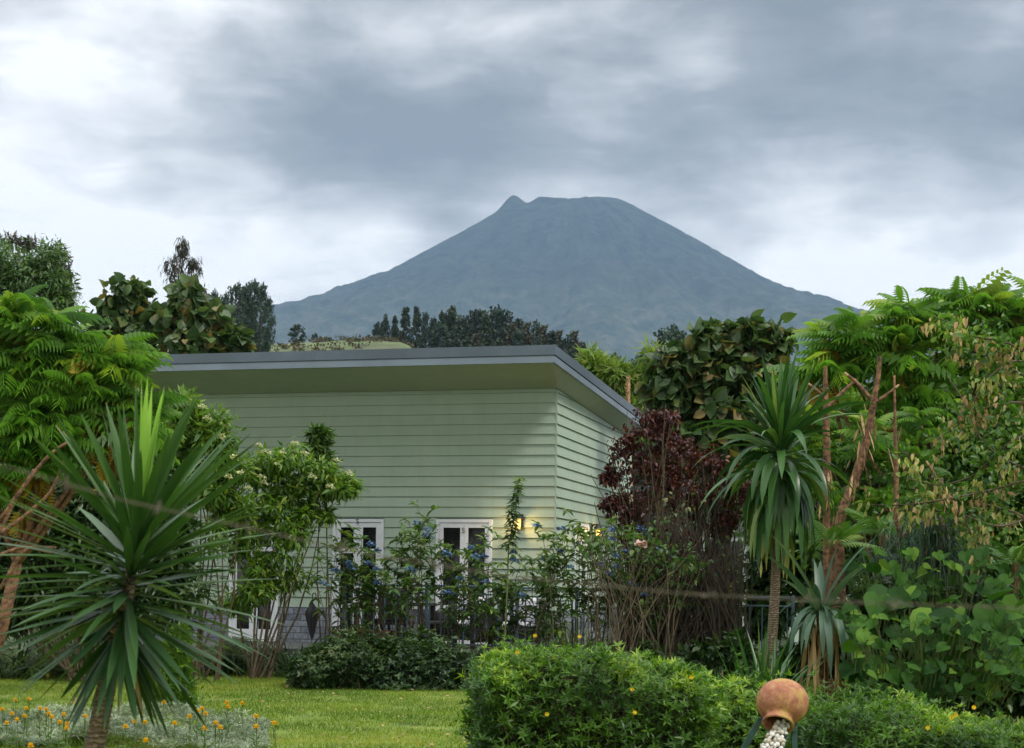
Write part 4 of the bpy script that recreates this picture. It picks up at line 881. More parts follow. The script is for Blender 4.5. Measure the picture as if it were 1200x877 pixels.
# ---- purple-leaved shrub -------------------------------------------------------
def stemmy(name, label, bases, Y, clumps, tmpl, size, leafmat, n, k, stemmat, ns, r=.016, group=None, f=.4):
    cl = pxclumps(clumps, Y); b = gp(np.mean(bases), Y); root = empty(name, b, label, 'shrub', group); sub = sub_clumps(cl, k, f); mb = MB()
    for i in range(ns):
        c = sub[int(rng.integers(len(sub)))][0]; px = rng.uniform(*bases); g = gp(px, Y + rng.uniform(-.4, .4)); kk = np.linspace(0, 1, 8)[:, None]; tp_ = c + rng.normal(0, .1, 3)
        mid = np.array([(tp_[0]-g[0])*-.18, 0, 0]); mb.tube(g + (tp_-g)*kk + mid*np.sin(kk*math.pi) + rng.normal(0, .018, (8, 3)), np.linspace(r, r*.3, 8)*rng.uniform(.6, 1.3), 5, cap=False)
    lf = MB(); fill(lf, sub, n, tmpl, size, down=.6, out=.6); adopt(root, mb.build('stems', M[stemmat]), lf.build('foliage', M[leafmat])); return root
stemmy('purple_shrub', 'tall purple-leaved shrub with bare stems at the house corner', (725, 800), 25.2, [(760, 505, 34, 20), (735, 525, 24, 18), (785, 520, 28, 24), (755, 550, 38, 26), (715, 590, 14, 10), (735, 600, 20, 24), (790, 560, 26, 26), (742, 625, 16, 12), (715, 560, 16, 16), (770, 490, 40, 12), (750, 580, 40, 50), (790, 640, 30, 30)], OVATE, .07, 'purple', 15, 30, 'stem', 110, f=.24)
stemmy('purple_shrub', 'second purple-leaved shrub, right, behind dense brown stems', (780, 870), 25.8, [(830, 545, 30, 24), (850, 565, 26, 26), (815, 580, 30, 30), (790, 600, 30, 30), (850, 610, 20, 30), (765, 625, 30, 20), (800, 530, 40, 20), (865, 580, 22, 26)], OVATE, .07, 'purple', 13, 30, 'bark_dark', 120, f=.25)
stemmy('twig_thicket', 'dense thicket of bare brown stems left of the slim trunk', (760, 885), 24.6, [(800, 610, 40, 50), (850, 640, 34, 60), (770, 650, 30, 40), (860, 700, 26, 40)], OVATE, .08, 'broad', 6, 9, 'bark_dark', 170, .014)
stemmy('twig_thicket', 'pale bare stems fanning up in front of the side railing', (690, 790), 23.6, [(700, 640, 30, 20), (760, 640, 40, 30), (800, 660, 30, 30)], OVATE, .10, 'hydrangea', 7, 9, 'stem', 46, .014)
strap_clump('grass_tuft', 'yellow-green arching grass tuft below the house corner', 680, 25.3, 120, 1.3, .02, 'bamboo', el=(.7, 1.4), droop=.9, spread=.15)
# ---- palms-like plants ---------------------------------------------------------
def yucca():
    Y = 7.4; b = gp(100, Y); root = empty('yucca', b, 'large spiky yucca on a ringed trunk, front left', 'yucca')
    tr = MB(); pts = [b-[0, 0, .05], W(106, 900, Y), W(118, 840, Y), W(130, 780, Y), W(143, 730, Y), W(152, 680, Y), W(158, 630, Y)]; tr.tube(pts, [.065, .05, .044, .042, .036, .028, .012], 14)
    n = 195; t = rng.random(n)**.95; lo = np.array([W(143, 748, Y), W(160, 625, Y)]); P = lo[0] + (lo[1]-lo[0])*t[:, None]
    e = np.interp(t, [0, .25, .5, .75, 1], [-1.1, -.5, .02, .5, 1.15]) + rng.normal(0, .17, n); a = np.arange(n)*2.39996 + rng.normal(0, .15, n)
    D = np.stack([np.cos(a)*np.cos(e), np.sin(a)*np.cos(e), np.sin(e)], 1)
    L = np.interp(t, [0, .3, .7, 1], [.45, .68, .76, .66])*rng.uniform(.88, 1.08, n)
    lf = MB(); lf.straps(P + D*.015, D, L,   .047*rng.uniform(.85, 1.1, n),   .09*rng.uniform(.1, 1.8, n), 9, .3, basew=.5, tip=True, var=np.clip(t*.8+rng.normal(0, .15, n), 0, 1))
    nw = MB(); top = W(161, 632, Y); m = 7; a = rng.uniform(0, 6.28, m); D2 = np.stack([np.cos(a)*.09+.08, np.sin(a)*.09, np.ones(m)], 1); nw.straps(np.repeat(top[None], m, 0), D2, .72*rng.uniform(.85, 1.05, m), .04, .02, 7, .3)
    hs = MB(); m = 9; aa_ = rng.uniform(0, 6.28, m); hs.straps(np.repeat(lo[0][None], m, 0) - [0, 0, .03], np.stack([np.cos(aa_)*.5, np.sin(aa_)*.5, -np.ones(m)], 1), .3*rng.uniform(.5, 1.2, m), .022, .8, 5, .6); m = 14; hs.straps(lo[0] + rng.normal(0, .02, (m, 3)), rdir(m, -1)*[1, 1, .5], .07, .03, .5, 3)
    adopt(root, tr.build('trunk', M['ringed'], smooth=True), lf.build('leaves', M['yucca']), nw.build('new_leaves', M['yucca_new']), hs.build('husks', M['dry']))
yucca()
def dracaena():
    Y = 18.; b = gp(900, Y); root = empty('dracaena', b, 'tall dracaena with drooping glossy leaves on a slim pale trunk', 'dracaena')
    tr = MB(); tr.tube([b-[0, 0, .05], W(904, 760, Y), W(908, 700, Y), W(910, 640, Y), W(913, 580, Y), W(915, 520, Y)], [.075, .06, .055, .05, .04, .02], 10)
    def ring(n, y0_, y1_, e0, e1, L, droop, wd=.1):
        t = rng.random(n); P = np.array([W(914, y0_ + (y1_-y0_)*q, Y) for q in t]); e = rng.uniform(e0, e1, n); a = np.arange(n)*2.39996
        return P, np.stack([np.cos(a)*np.cos(e), np.sin(a)*np.cos(e), np.sin(e)], 1), L*rng.uniform(.75, 1.1, n), wd*rng.uniform(.8, 1.1, n), droop*rng.uniform(.7, 1.3, n)
    lf = MB()
    lf.straps(*ring(38, 535, 515, .95, 1.45, 1.0, .2, .085), 9, .3); lf.straps(*ring(34, 540, 518, .35, 1.0, 1.15, .8, .085), 10, .3)
    lf.straps(*ring(34, 560, 530, -.1, .45, 1.05, 1.6, .10), 10, .25); lf.straps(*ring(50, 595, 545, -.5, .2, .9, 4.0, .10), 10, .2)
    yl = MB(); yl.straps(*ring(5, 610, 600, -1.2, -.6, .8, 3.5, .08), 8, .2)
    adopt(root, tr.build('trunk', M['ringed'], smooth=True), lf.build('leaves', M['dracaena']), yl.build('yellowed_leaves', M['pods']))
dracaena()
strap_clump('spiky_clump', 'stiff upright sword-leaved clump at the foot of the dracaena', 893, 16.2, 46, 1.05, .05, 'dracaena', el=(.85, 1.5), droop=.35, spread=.08, basez=.05)
root = empty('agave', gp(968, 17), 'grey-green plant with long hanging sword leaves right of the dracaena', 'plant'); lf = MB(); n = 46; a = np.arange(n)*2.4; e = rng.uniform(-.2, 1.3, n)
lf.straps(np.array([W(962, 712+rng.uniform(0, 16), 17) for _ in range(n)]), np.stack([np.cos(a)*np.cos(e), np.sin(a)*np.cos(e), np.sin(e)], 1), rng.uniform(.6, 1.05, n), .075, np.where(e > .8, .5, 2.8), 9, .2); tr = MB(); tr.tube([gp(968, 17), W(964, 770, 17), W(962, 715, 17)], [.06, .055, .05], 8); dh = MB(); m = 16
dh.straps(np.array([W(952+rng.uniform(-8, 30), 725+rng.uniform(0, 20), 16.9) for _ in range(m)]), rdir(m)*.3+[0, 0, -1.], .7, .05, .1, 5, .2); adopt(root, lf.build('leaves', M['agave']), tr.build('trunk', M['bark_red']), dh.build('dead_leaves', M['dry']))
# ---- right garden ----------------------------------------------------------------
frond_tree('pinnate_tree', 'wide bright feather-leaved tree along the right skyline', 1120, 23., [(985, 405, 30, 24), (1020, 400, 36, 28), (1060, 385, 36, 30), (1100, 375, 40, 26), (1150, 370, 40, 26), (1200, 375, 40, 34), (960, 430, 30, 26), (1000, 445, 45, 34), (1060, 430, 50, 40), (1120, 425, 50, 44), (1175, 430, 45, 50), (1225, 440, 40, 60), (1080, 480, 50, 36), (1140, 490, 50, 36)], 20, .58, old=26, r0=.12)
shrub('garden_shrub', 'tall dark thicket far behind the right-hand trees', 'shrub', [(950, 520, 50, 60), (1020, 500, 60, 60), (1090, 490, 60, 60), (1160, 480, 60, 60), (1230, 490, 60, 60), (1000, 600, 60, 60), (1080, 600, 60, 60), (1160, 600, 60, 60), (1230, 600, 60, 60), (930, 620, 50, 60)], 31, OVATE, .24, 'shrub_dark', n=90, k=16, stems=20)
shrub('garden_shrub', 'tall dark thicket far behind the left-hand trees', 'shrub', [(-20, 470, 60, 60), (50, 480, 60, 60), (120, 500, 50, 60), (-10, 570, 60, 60), (60, 580, 60, 60), (130, 590, 50, 60), (170, 640, 40, 60)], 30, OVATE, .24, 'shrub_dark', n=90, k=16, stems=20)
frond_tree('pinnate_tree', 'low bright feather-leaved sapling among the bare brown trunks', 1040, 21.6, [(1005, 505, 30, 24), (1040, 530, 34, 26), (1000, 570, 30, 24), (1075, 560, 30, 26), (1080, 500, 30, 26), (950, 500, 22, 26), (1040, 600, 30, 22), (950, 590, 22, 24)], 16, .40, r0=.04)
shrub('garden_shrub', 'light green leafy bush filling the gaps between the bare trunks', 'shrub', [(940, 560, 26, 30), (990, 540, 30, 30), (1030, 580, 34, 30), (1075, 620, 34, 34), (1120, 590, 34, 34), (960, 640, 28, 34), (1010, 650, 30, 34), (1120, 530, 34, 30), (1165, 560, 34, 36)], 22, OVATE, .11, 'shrub', n=34, k=16, stems=14)
frond_tree('pinnate_tree', 'shaded lower feather-leaved tree behind the broken brown trunks', 1010, 25, [(985, 490, 40, 34), (1030, 500, 45, 40), (965, 540, 36, 36), (1010, 560, 45, 40), (1060, 560, 40, 36), (980, 600, 40, 30), (1090, 500, 36, 40), (940, 520, 30, 40), (1120, 540, 40, 40)], 18, .48, r0=.06, mat_='pinnate')
shrub('garden_shrub', 'dark leafy thicket closing the view behind the right trunks', 'shrub', [(940, 600, 40, 50), (1000, 620, 45, 50), (1060, 600, 50, 50), (1120, 560, 55, 60), (1180, 560, 50, 70), (1230, 600, 40, 80), (960, 680, 45, 50), (1040, 680, 50, 50), (1110, 660, 50, 60), (1180, 680, 50, 60), (900, 640, 30, 60), (1130, 500, 50, 50), (1200, 500, 40, 50), (900, 720, 30, 40)], 26.5, OVATE, .17, 'shrub_dark', n=95, k=14, stems=24)
shrub('garden_shrub', 'bright mixed-leaf shrub at the right edge above the big heart leaves', 'shrub', [(1190, 600, 30, 40), (1165, 640, 34, 36), (1110, 650, 26, 30), (1185, 520, 26, 50), (1150, 690, 40, 24), (1085, 690, 30, 24), (1060, 660, 22, 22)], 19.5, OVATE, .10, 'shrub', n=75, k=12, stems=16)
def trunk_thing(label, pts, Y, rads, cut=True, extra=(), peel=0):
    b = gp(pts[0][0], Y); root = empty('broken_trunk', b, label, 'tree trunk', 'bare brown trunks on the right'); mb = MB()
    rads = [r_*.78 for r_ in rads]; P = [b-[0, 0, .1]] + [W(a, c, Y + (q[0] if q else 0)) for a, c, *q in pts];  mb.bark(P, [rads[0]] + list(np.interp(np.linspace(0, 1, len(pts)), np.linspace(0, 1, len(rads)), rads)))
    for e in extra: mb.bark([W(a, c, Y-.1) for a, c in e[0]], np.linspace(e[1]*.75, e[1]*.45, len(e[0])), 7, .1, 12)
    parts = [mb.build('trunk', M['bark_red'], smooth=True)]
    tips = MB(); 
    for e in list(extra):
        a, c = e[0][-1]; a0, c0 = e[0][-2]; p = W(a, c, Y-.1); q = W(a0, c0, Y-.1); tips.tube([p-(p-q)*.02, p+nz(p-q)*.05], [e[1]*.54, e[1]*.42], 7)
    if extra: parts.append(tips.build('broken_end', M['wood_raw']))
    if peel:
        pl = MB(); m = peel; t = rng.uniform(.25, .8, m); Pp = np.array([np.array(P[1])+(np.array(P[-1])-np.array(P[1]))*q for q in t])+rng.normal(0, .07, (m, 3)); pl.straps(Pp, rdir(m)*.4+[0, 0, -1.], rng.uniform(.12, .34, m), .035, .1, 4, .3); parts.append(pl.build('peeling_bark', M['wood_raw']))
    adopt(root, *parts)
trunk_thing('thick leaning reddish trunk with a pale broken stub at top', [(985, 640), (982, 610), (1003, 560), (1016, 520), (1024, 470), (1030, 440), (1031, 418)], 20.5, [.085, .075, .07, .06, .045, .03], extra=(([(1020, 468), (1008, 452), (993, 440)], .04), ([(1026, 472), (1040, 462), (1050, 454)], .03)), peel=24)
trunk_thing('slim upright reddish trunk just right of the dracaena crown', [(970, 690), (968, 600), (969, 540), (968, 480), (967, 430)], 20.8, [.07, .06, .055, .05, .03], extra=(([(969, 478), (985, 462), (1000, 448)], .04), ([(969, 470), (958, 458), (950, 452)], .03)), peel=12)
trunk_thing('thin straight pole-like trunk right of the leaning trunk', [(1049, 680), (1050, 600), (1050, 560), (1049, 520), (1048, 440)], 21, [.05, .05, .045, .03, .015], peel=8)
trunk_thing('short broken trunk with a curved pale branch above the big leaves', [(1058, 700), (1056, 650), (1052, 600)], 19., [.06, .05, .03], extra=(([(1056, 632), (1070, 618), (1092, 606)], .035), ([(1054, 622), (1048, 610), (1044, 600)], .02)), peel=10)
trunk_thing('short pale stub standing in the drooping pine tufts', [(1095, 700), (1098, 660), (1101, 600), (1102, 560)], 18.7, [.06, .05, .04, .035], extra=(([(1101, 570), (1094, 555), (1088, 545)], .03),), peel=10)
# branch with dry pods reaching across the right side
def podtree():
    Y = 17.5; b = gp(1230, Y); root = empty('pod_tree', b, 'thin-branched tree with pale dangling seed pods at the right edge', 'tree'); br, gl, bunches = MB(), MB(), []
    hub = [W(1215, 590, Y), W(1235, 480, Y), W(1225, 420, Y)]; br.tube([b-[0, 0, .1], W(1230, 700, Y), hub[0], hub[1], hub[2]], [.09, .08, .06, .045, .02], 8)
    arcs = [[(1215, 560), (1160, 575), (1110, 585), (1065, 592), (1020, 592)], [(1225, 430), (1180, 400), (1140, 395), (1120, 380), (1095, 372)], [(1230, 480), (1190, 470), (1150, 480), (1120, 500), (1090, 520)], [(1220, 400), (1190, 405), (1150, 420), (1130, 400), (1110, 385)], [(1225, 560), (1180, 540), (1150, 520), (1130, 470), (1110, 440)],
            [(1220, 620), (1190, 600), (1150, 590), (1130, 610), (1150, 650)], [(1225, 450), (1200, 440), (1180, 430), (1160, 400), (1150, 375)], [(1235, 440), (1190, 420), (1160, 440), (1140, 470), (1150, 520)], [(1220, 500), (1180, 520), (1140, 560), (1100, 570), (1060, 560)], [(1225, 600), (1170, 620), (1120, 600), (1090, 570), (1060, 530)]]
    for arc in arcs:
        P = np.array([W(a, c, Y + .35*math.sin(i*1.7+arc[0][1])) for i, (a, c) in enumerate(arc)]); t = np.linspace(0, 4, 18); Pf = np.stack([np.interp(t, range(5), P[:, i]) for i in range(3)], 1); Pf[1:-1] = (Pf[:-2]+Pf[1:-1]*2+Pf[2:])/4; br.tube(Pf, np.linspace(.016, .005, 18), 5)
        for i in range(3, 18, 1):
            p = Pf[i]; u = rng.random()
            for s_ in range(1 if u < .62 else 0):
                tw = p + rng.normal(0, .06, 3) + [0, 0, -.05]; br.tube([p, (p+tw)/2+[0, 0, .02], tw], [.004, .003, .002], 3, cap=False); m = int(rng.integers(6, 14))
                bun = MB(); bunches.append((bun, 'green_pods' if rng.random() < .5 else 'dry_pods')); bun.leaves(*t_ovate(.42, .05), tw + rng.normal(0, .05, (m, 3)), rng.normal(0, .28, (m, 3)) + [0, 0, -1.], rdir(m), rng.uniform(.06, .11, m))
            m = 9; gl.leaves(*OVATE, p + rng.normal(0, .12, (m, 3)) - [0, 0, .08], rdir(m, -.6), rdir(m, 0), rng.uniform(.05, .10, m))
    adopt(root, br.build('trunk', M['stem'], smooth=True), *[q.build(nm.replace('pods', 'pod_bunch'), M['pods' if nm[0] == 'g' else 'dry']) for q, nm in bunches], gl.build('foliage', M['shrub']))
podtree()
# drooping pine tufts
def tuft(px, py, Y, label, n=900, L=.55):
    b = gp(px, Y); root = empty('pine_sapling', b, label, 'young pine', 'drooping soft-needled young pines'); c = W(px, py, Y); tr = MB(); tr.tube([b, c], [.035, .02], 6); lf = MB(); t = rng.random(n); P = c + np.stack([rng.normal(0, .13, n), rng.normal(0, .10, n), -t*.75+.25], 1); a = rng.uniform(0, 6.28, n)
    lf.straps(P, np.stack([np.cos(a), np.sin(a), rng.uniform(-.6, .6, n)], 1), L*rng.uniform(.5, 1, n), .010, 2.6, 5, .2); adopt(root, tr.build('trunk', M['bark_dark']), lf.build('needles', M['needles']))
tuft(1098, 625, 18.2, 'soft drooping dark pine tuft right of the curved pale branch'); tuft(1030, 670, 18.6, 'soft drooping dark pine tuft behind the grey sword leaves'); tuft(1060, 645, 19, 'soft drooping dark pine tuft between the other two', 700)
# ferns
def fern(px, py, Y, label, n=16, s=.8):
    b = np.array(W(px, py, Y)); g = gp(px, Y); root = empty('tree_fern', g, label, 'fern', 'tree ferns on the right'); tr = MB(); tr.tube([g, b], [.05, .04], 7); lf = MB(); a = np.arange(n)*2.4; e = rng.uniform(.0, .8, n); lf.leaves(*FROND_F, np.repeat(b[None], n, 0), np.stack([np.cos(a)*np.cos(e), np.sin(a)*np.cos(e), np.sin(e)], 1), np.array([0, 0, 1.]), s*rng.uniform(.7, 1.1, n)); adopt(root, tr.build('trunk', M['bark_red']), lf.build('fronds', M['shrub']))
fern(975, 638, 19.4, 'light green tree fern right of the dracaena leaves'); fern(1035, 625, 20, 'light green tree fern behind the curved pale branch')
fern(1190, 660, 18.5, 'light green fern at the right edge', 18, .6)
# big heart-shaped leaves
def heartplant(lst, Y, label, size=.27, n=1):
    b = gp(np.mean([q[0] for q in lst]), Y); root = empty('heart_leaf_plant', b, label, 'plant', 'big heart-leaved plants on the right'); st, lf = MB(), MB()
    for px, py in lst:
        c = W(px, py, Y + rng.uniform(-.35, .35)); g = b + np.array([rng.normal(0, .15)+(c[0]-b[0])*.5, rng.normal(0, .1), 0]); g2 = c + (g-c)*.3 + [0, .2, 0]; st.tube([g2, (g2+c)/2+[0, 0, .04], c], [.006, .005, .003], 4, cap=False)
        d = nz(np.array([rng.normal(0, .8), -.5, -.4+rng.normal(0, .45)])); lf.leaves(*HEART, [c], d, nz(np.array([rng.normal(0, .5), -.55, .9])), size*rng.uniform(.55, 1.2))
    adopt(root, st.build('stalks', M['stem_green']), lf.build('leaves', M['heart'], smooth=False))
R2 = lambda x0, x1, y0, y1, n: [(rng.uniform(x0, x1), rng.uniform(y0, y1)) for _ in range(n)]
heartplant(R2(985, 1080, 690, 790, 34) + [(1062, 690), (1050, 700), (1010, 725)], 16.2, 'big heart-leaved plant nearest the grey sword leaves'); heartplant(R2(1080, 1140, 705, 810, 26), 15.8, 'big heart-leaved plant in the middle of the right bank', .32); heartplant(R2(1135, 1215, 695, 810, 32), 15.9, 'big heart-leaved plant at the right edge above the low hedge', .31)
heartplant(R2(1000, 1200, 720, 815, 190), 15.3, 'small-leaved creeper covering the bank behind the low hedge', .13); heartplant(R2(1000, 1210, 640, 730, 170), 17.0, 'small-leaved climber below the dangling pods', .15)
shrub('garden_shrub', 'green bank of mixed leaves under the heart-leaved plants', 'shrub', [(1010, 770, 40, 40), (1070, 780, 45, 40), (1130, 780, 45, 40), (1190, 770, 45, 50), (1020, 720, 40, 36), (1090, 720, 45, 40), (1160, 715, 50, 40), (940, 770, 30, 30), (1240, 780, 60, 50), (1200, 820, 50, 26), (1120, 815, 50, 22), (1040, 815, 40, 20)], 17.4, OVATE, .09, 'shrub_dark', n=110, k=13, stems=12)
# ---- lawn, beds --------------------------------------------------------------------
def lawn():
    n = 260000; Y = 9.5 + 19*rng.random(n)**.8; px = rng.uniform(-40, 1240, n)*1.0; keep = fbm((px-600)*Y/F*1.3+31, Y*1.3+3, 4) + rng.normal(0, .12, n) > -.30; Y, px = Y[keep], px[keep]; n = len(Y); X = (px-600)*Y/F; P = np.stack([X, Y, gz(X, Y)], 1)
    tv = np.array([(-.5, 0, 0), (.5, 0, 0), (0, 1, 0)]); tf = np.array([(0, 1, 2)]); mb = MB(); D = nz(rng.normal(0, .45, (n, 3))*[1, 1, .2] + [0, 0, 1.]); pat = np.clip(.45 + .9*fbm(X*.9, Y*.9, 4) + rng.normal(0, .2, n), 0, 1)
    mb.leaves(tv, tf, P, D, rdir(n), rng.uniform(.022, .05, n), var=pat, wid=.22); tag(mb.build('grass', M['grassb']), 'short mown lawn grass', 'grass', kind='stuff')
lawn()
mb = MB(); m = 260; Y_ = rng.uniform(14.5, 23, m); X_ = (rng.uniform(-20, 560, m)-600)*Y_/F; mb.leaves(*OVATE, np.stack([X_, Y_, gz(X_, Y_)+.03], 1), rdir(m)*[1, 1, .2], np.array([0, 0, 1.])+rng.normal(0, .3, (m, 3)), rng.uniform(.03, .06, m)); tag(mb.build('fallen_leaves', M['dry']), 'scattered fallen leaves on the lawn', 'leaves', kind='stuff')
def silver(name, label, areas, n, h, size=.07):
    mb = MB()
    for (x0_, x1_, ya, yb) in areas:
        m = int(n/len(areas)); Y = rng.uniform(ya, yb, m); X = rng.uniform(x0_, x1_, m)*Y/F - 600*Y/F; zz = h*np.clip(.7+1.6*fbm(X*1.6+4, Y*1.6, 3), .1, 1.4)*rng.uniform(.5, 1, m); P = np.stack([X, Y, gz(X, Y)+zz], 1); mb.leaves(*rosette(6, .5, LANCE_N), P, nz(rng.normal(0, .4, (m, 3))+[0, 0, 1.]), rdir(m), size*rng.uniform(.6, 1.2, m))
    tag(mb.build(name, M['silver']), label, 'ground cover', kind='stuff')
silver('silver_ground_cover', 'silver-grey foliage bed at the bottom left corner', [(-40, 120, 14.6, 16.4), (110, 315, 14.6, 16.6)], 7000, .19)
silver('silver_ground_cover', 'silver-grey foliage strip along the far left lawn edge', [(-40, 80, 24.2, 26.0), (60, 150, 25, 26.2), (225, 295, 25.2, 26.4)], 5200, .42, .10)
mg = None; i_ = 0
def marigold():
    root = bpy.data.objects.new('marigold', None); C.objects.link(root); st, lf, fl = MB(), MB(), MB(); st.tube([(0, 0, -.02), (.01, 0, .2), (0, 0, .34)], [.005, .004, .003], 5, cap=False); m = 16; lf.leaves(*LANCE_N, np.stack([np.zeros(m), np.zeros(m), rng.uniform(.02, .28, m)], 1), rdir(m, 0), rdir(m), .09)
    for (r, k, z, tl) in ((.033, 14, .325, .1), (.033, 14, .33, .6), (.028, 12, .335, 1.2), (.018, 8, .34, 2.5)): a = np.arange(k)*6.283/k; fl.leaves(*t_ovate(.85, -.2), np.repeat([[0, 0, z]], k, 0), np.stack([np.cos(a), np.sin(a), np.full(k, tl)], 1), np.array([0, 0, 1.]), r)
    st.build('stem', M['stem_green'], root); lf.build('foliage', M['shrub'], root); fl.build('flower_head', M['orange_flower'], root); return root
spots = [(18, 819), (14, 835), (20, 842), (29, 838), (31, 829), (54, 830), (57, 835), (61, 839), (47, 829), (70, 845), (75, 836), (78, 852), (79, 847), (36, 872), (147, 850), (158, 844), (170, 845), (192, 822), (222, 838), (232, 832), (237, 829), (241, 835), (253, 846), (258, 851), (266, 822), (267, 827), (284, 823), (300, 838), (322, 846), (171, 866), (3, 830), (8, 846), (90, 822), (100, 838), (205, 846), (300, 850), (240, 852), (34, 818), (48, 787), (56, 791), (24, 749)]
for i, (px, py) in enumerate(spots):
    o = marigold() if mg is None else copy_tree(mg); mg = mg or o; Y = 15.9 if py > 800 else 24.4
    Y = min(Y, 1900*(H-.36)/max(py-672, 40)) if py > 800 else 24.2; p = W(px, py, Y); s = max(.5, (p[2]-float(gz(p[0], Y)))/.35) if py > 800 else 1.6; s = min(s, 1.9)
    o.location = (p[0], Y, p[2]-.35*s); o.scale = (min(s, 1.1)*.85, min(s, 1.1)*.85, s); o.rotation_euler = (0, 0, rng.uniform(0, 6.28)); tag(o, 'small orange-yellow marigold standing in the silver-leaved bed', 'flower', 'marigolds in the silver-leaved beds')
# ---- clay pot, stand and pebbles ----------------------------------------------------
PY = 11.5; pc = W(917, 823, PY); s = PY/F; 
ax = nz(np.array([-.24, -.62, -.74])); zq = Vector(ax).to_track_quat('Z', 'Y').to_matrix().to_4x4()
pot = empty('clay_pot', (pc[0], PY, 0), 'round terracotta pot tipped on its side, spilling white pebbles', 'pot')
Mp = Matrix.Translation(Vector(pc)) @ zq
R_ = 28.5*s; mb = MB(); th = np.linspace(-1.52, 1.02, 26); prof = [(R_*math.cos(t), R_*math.sin(t)*.96) for t in th]
zt = prof[-1][1]; prof += [(R_*.53, zt+.010), (R_*.54, zt+.028), (R_*.57, zt+.04), (R_*.615, zt+.048), (R_*.62, zt+.058), (R_*.56, zt+.062), (R_*.51, zt+.05), (R_*.49, zt+.01), (R_*.5, zt-.03), (R_*.8, zt*.3), (R_*.9, 0), (R_*.75, -R_*.5), (.001, -R_*.85)]
mb.lathe(prof, 48, Matrix.Translation(Vector(pc)) @ Matrix.Diagonal((1.07, 1, 1, 1)) @ zq); body = mb.build('body', M['terracotta'], smooth=True); adopt(pot, body)
st = empty('pot_stand', (pc[0], PY, 0), 'green painted metal stand legs under the tipped clay pot', 'stand')
def slab(a, b, w2, d2):
    mb = MB(); a = np.array(a); b = np.array(b); sx = np.array([w2, 0, 0]); sy = np.array([0, d2, 0]); v = [a-sx-sy, a+sx-sy, a+sx+sy, a-sx+sy, b-sx-sy, b+sx-sy, b+sx+sy, b-sx+sy]; mb.add(v, [(3, 2, 1, 0), (4, 5, 6, 7), (0, 1, 5, 4), (1, 2, 6, 5), (2, 3, 7, 6), (3, 0, 4, 7)]); o = mb.build('leg', M['stand']); adopt(st, o)
tz = pc[2]-R_*.62
slab((pc[0]-.115, PY+.02, 0), (pc[0]-.02, PY+.03, tz-.01), .018, .018) if False else None
slab((W(860, 900, PY)[0]-.14, PY+.05, 0), (W(893, 842, PY)[0], PY+.05, W(893, 842, PY)[2]), .022, .02)
slab((W(932, 900, PY)[0]+.005, PY+.02, 0), (W(931, 846, PY)[0], PY+.02, W(931, 846, PY)[2]-.0), .02, .02)
slab((W(918, 900, PY)[0], PY+.14, 0), (W(920, 846, PY)[0], PY+.10, W(920, 846, PY)[2]), .017, .02)
mb = MB(); mb.box(pc[0]-.11, pc[0]+.10, PY-.03, PY+.16, pc[2]-R_-.035, pc[2]-R_*.96, .006); adopt(st, mb.build('cradle', M['stand']))
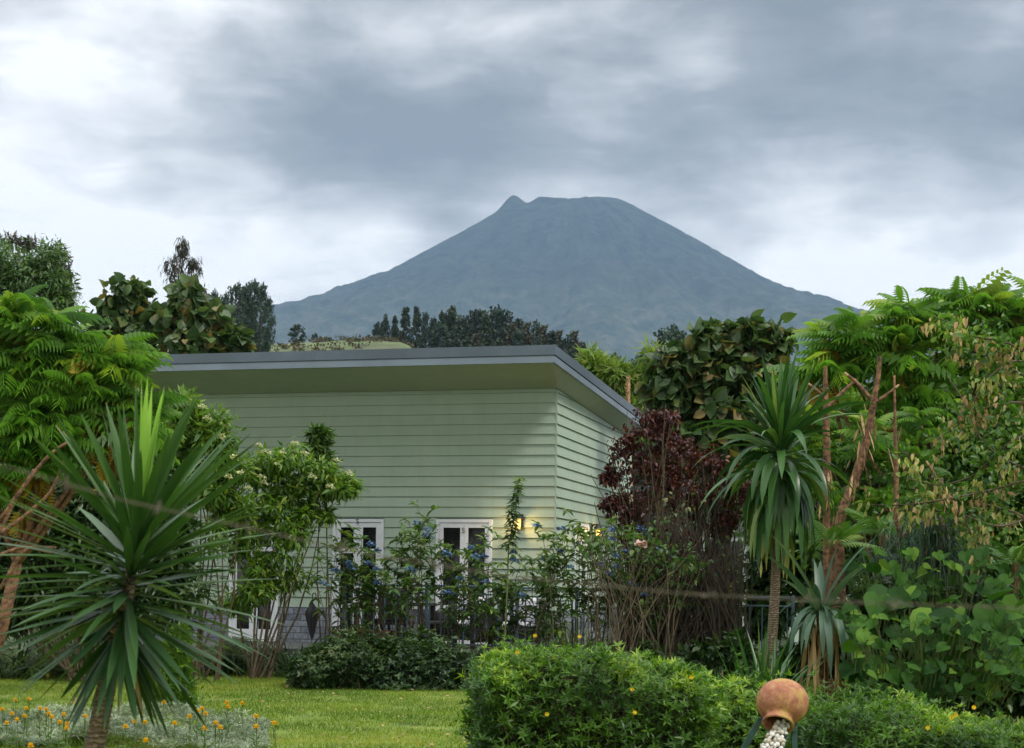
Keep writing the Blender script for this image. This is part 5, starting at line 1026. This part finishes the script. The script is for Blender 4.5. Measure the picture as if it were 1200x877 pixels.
# pebble chute (a plank of the stand) and the pebbles
mouth = pc + ax*(R_*.96*math.sin(1.02)+.05); foot = np.array([mouth[0]-.35, mouth[1]-.5, .03])
chd = nz(foot-mouth); chl = np.linalg.norm(foot-mouth); rside = nz(np.cross(chd, [0, 0, 1.])); cup = np.cross(rside, chd); cup *= np.sign(cup[2])
a0 = mouth+chd*.03-cup*.075; a1 = foot-cup*.045; mb = MB()
v = []
for p, ww in ((a0, .055), (a1, .17)):
    for sg in (-1, 1):
        for u_ in (0, -.015): v.append(p + rside*ww*sg + cup*u_)
mb.add(v, [(0, 2, 6, 4), (1, 5, 7, 3), (0, 4, 5, 1), (2, 3, 7, 6), (0, 1, 3, 2), (4, 6, 7, 5)]); adopt(st, mb.build('chute', M['stand']))
def pebble_mesh(i):
    import bmesh
    bm = bmesh.new(); bmesh.ops.create_icosphere(bm, subdivisions=3, radius=1); r = np.random.default_rng(i); sc = r.uniform([.9, .75, .55], [1.25, 1., .8]); ph = r.uniform(0, 6, 3)
    for v in bm.verts:
        c = v.co; k = 1 + .10*math.sin(c.x*2.3+ph[0]) + .08*math.sin(c.y*3.1+ph[1]) + .06*math.sin(c.z*2.7+c.x*2+ph[2]); v.co = Vector((c.x*sc[0], c.y*sc[1], c.z*sc[2]))*k
    for f in bm.faces: f.smooth = True
    me = bpy.data.meshes.new('pebble'); bm.to_mesh(me); bm.free(); me.materials.append(M['pebble'] if i % 4 else M['pebble_tan']); return me
pms = [pebble_mesh(i) for i in range(8)]; plist = []; tries = 0
for i in range(9000):
    t = rng.random()**.85; half = np.interp(t, [0, .1, 1], [.042, .06, .16]); y_ = rng.uniform(-1, 1); hh = np.interp(t, [0, .1, 1], [.05, .05, .05]); r_ = rng.uniform(.014, .024)
    p = mouth + chd*(t*chl-.05) + rside*y_*half + cup*(-.06 + r_*.7 + rng.random()*.05*(1-y_*y_) )
    if any((p-q)@(p-q) < (.80*(r_+s_))**2 for q, s_ in plist): continue
    plist.append((p, r_))
    if len(plist) >= 235: break
for i, (p, r_) in enumerate(plist):
    o = bpy.data.objects.new('pebble', pms[i % 8]); C.objects.link(o); o.location = p; o.scale = (r_,)*3; o.rotation_euler = rng.uniform(0, 6.28, 3); tag(o, 'smooth whitish pebble in the stream pouring from the clay pot', 'pebble', 'white pebbles pouring from the clay pot')
# ---- barbed wire close to the lens ---------------------------------------------------
wy = 2.3; root = empty('barbed_wire', W(600, 690, wy), 'blurred strand of barbed wire sagging across the foreground', 'wire'); mb = MB(); bb = MB()
xs = np.linspace(-80, 1280, 240); yw = np.interp(xs, [-80, 0, 60, 150, 250, 330, 450, 600, 800, 1000, 1280], [534, 545, 562, 588, 610, 628, 653, 676, 696, 706, 716])
P = np.array([W(a, c, wy) for a, c in zip(xs, yw)]); a = xs*.5
for ph in (0, math.pi): mb.tube(P + np.stack([0*a, np.cos(a+ph)*.0012, np.sin(a+ph)*.0012], 1), .0007, 5)
barbs = []
for k in range(8, 236, 19):
    bb = MB()
    for j in range(3): d = nz(rng.normal(0, 1, 3)*[.5, 1, 1])*.012; bb.tube([P[k]-d+[j*.003, 0, 0], P[k]+d+[j*.003, 0, 0]], [.0009, .0009], 4)
    barbs.append(bb.build('barb', M['wire']))
adopt(root, mb.build('strand', M['wire']), *barbs)
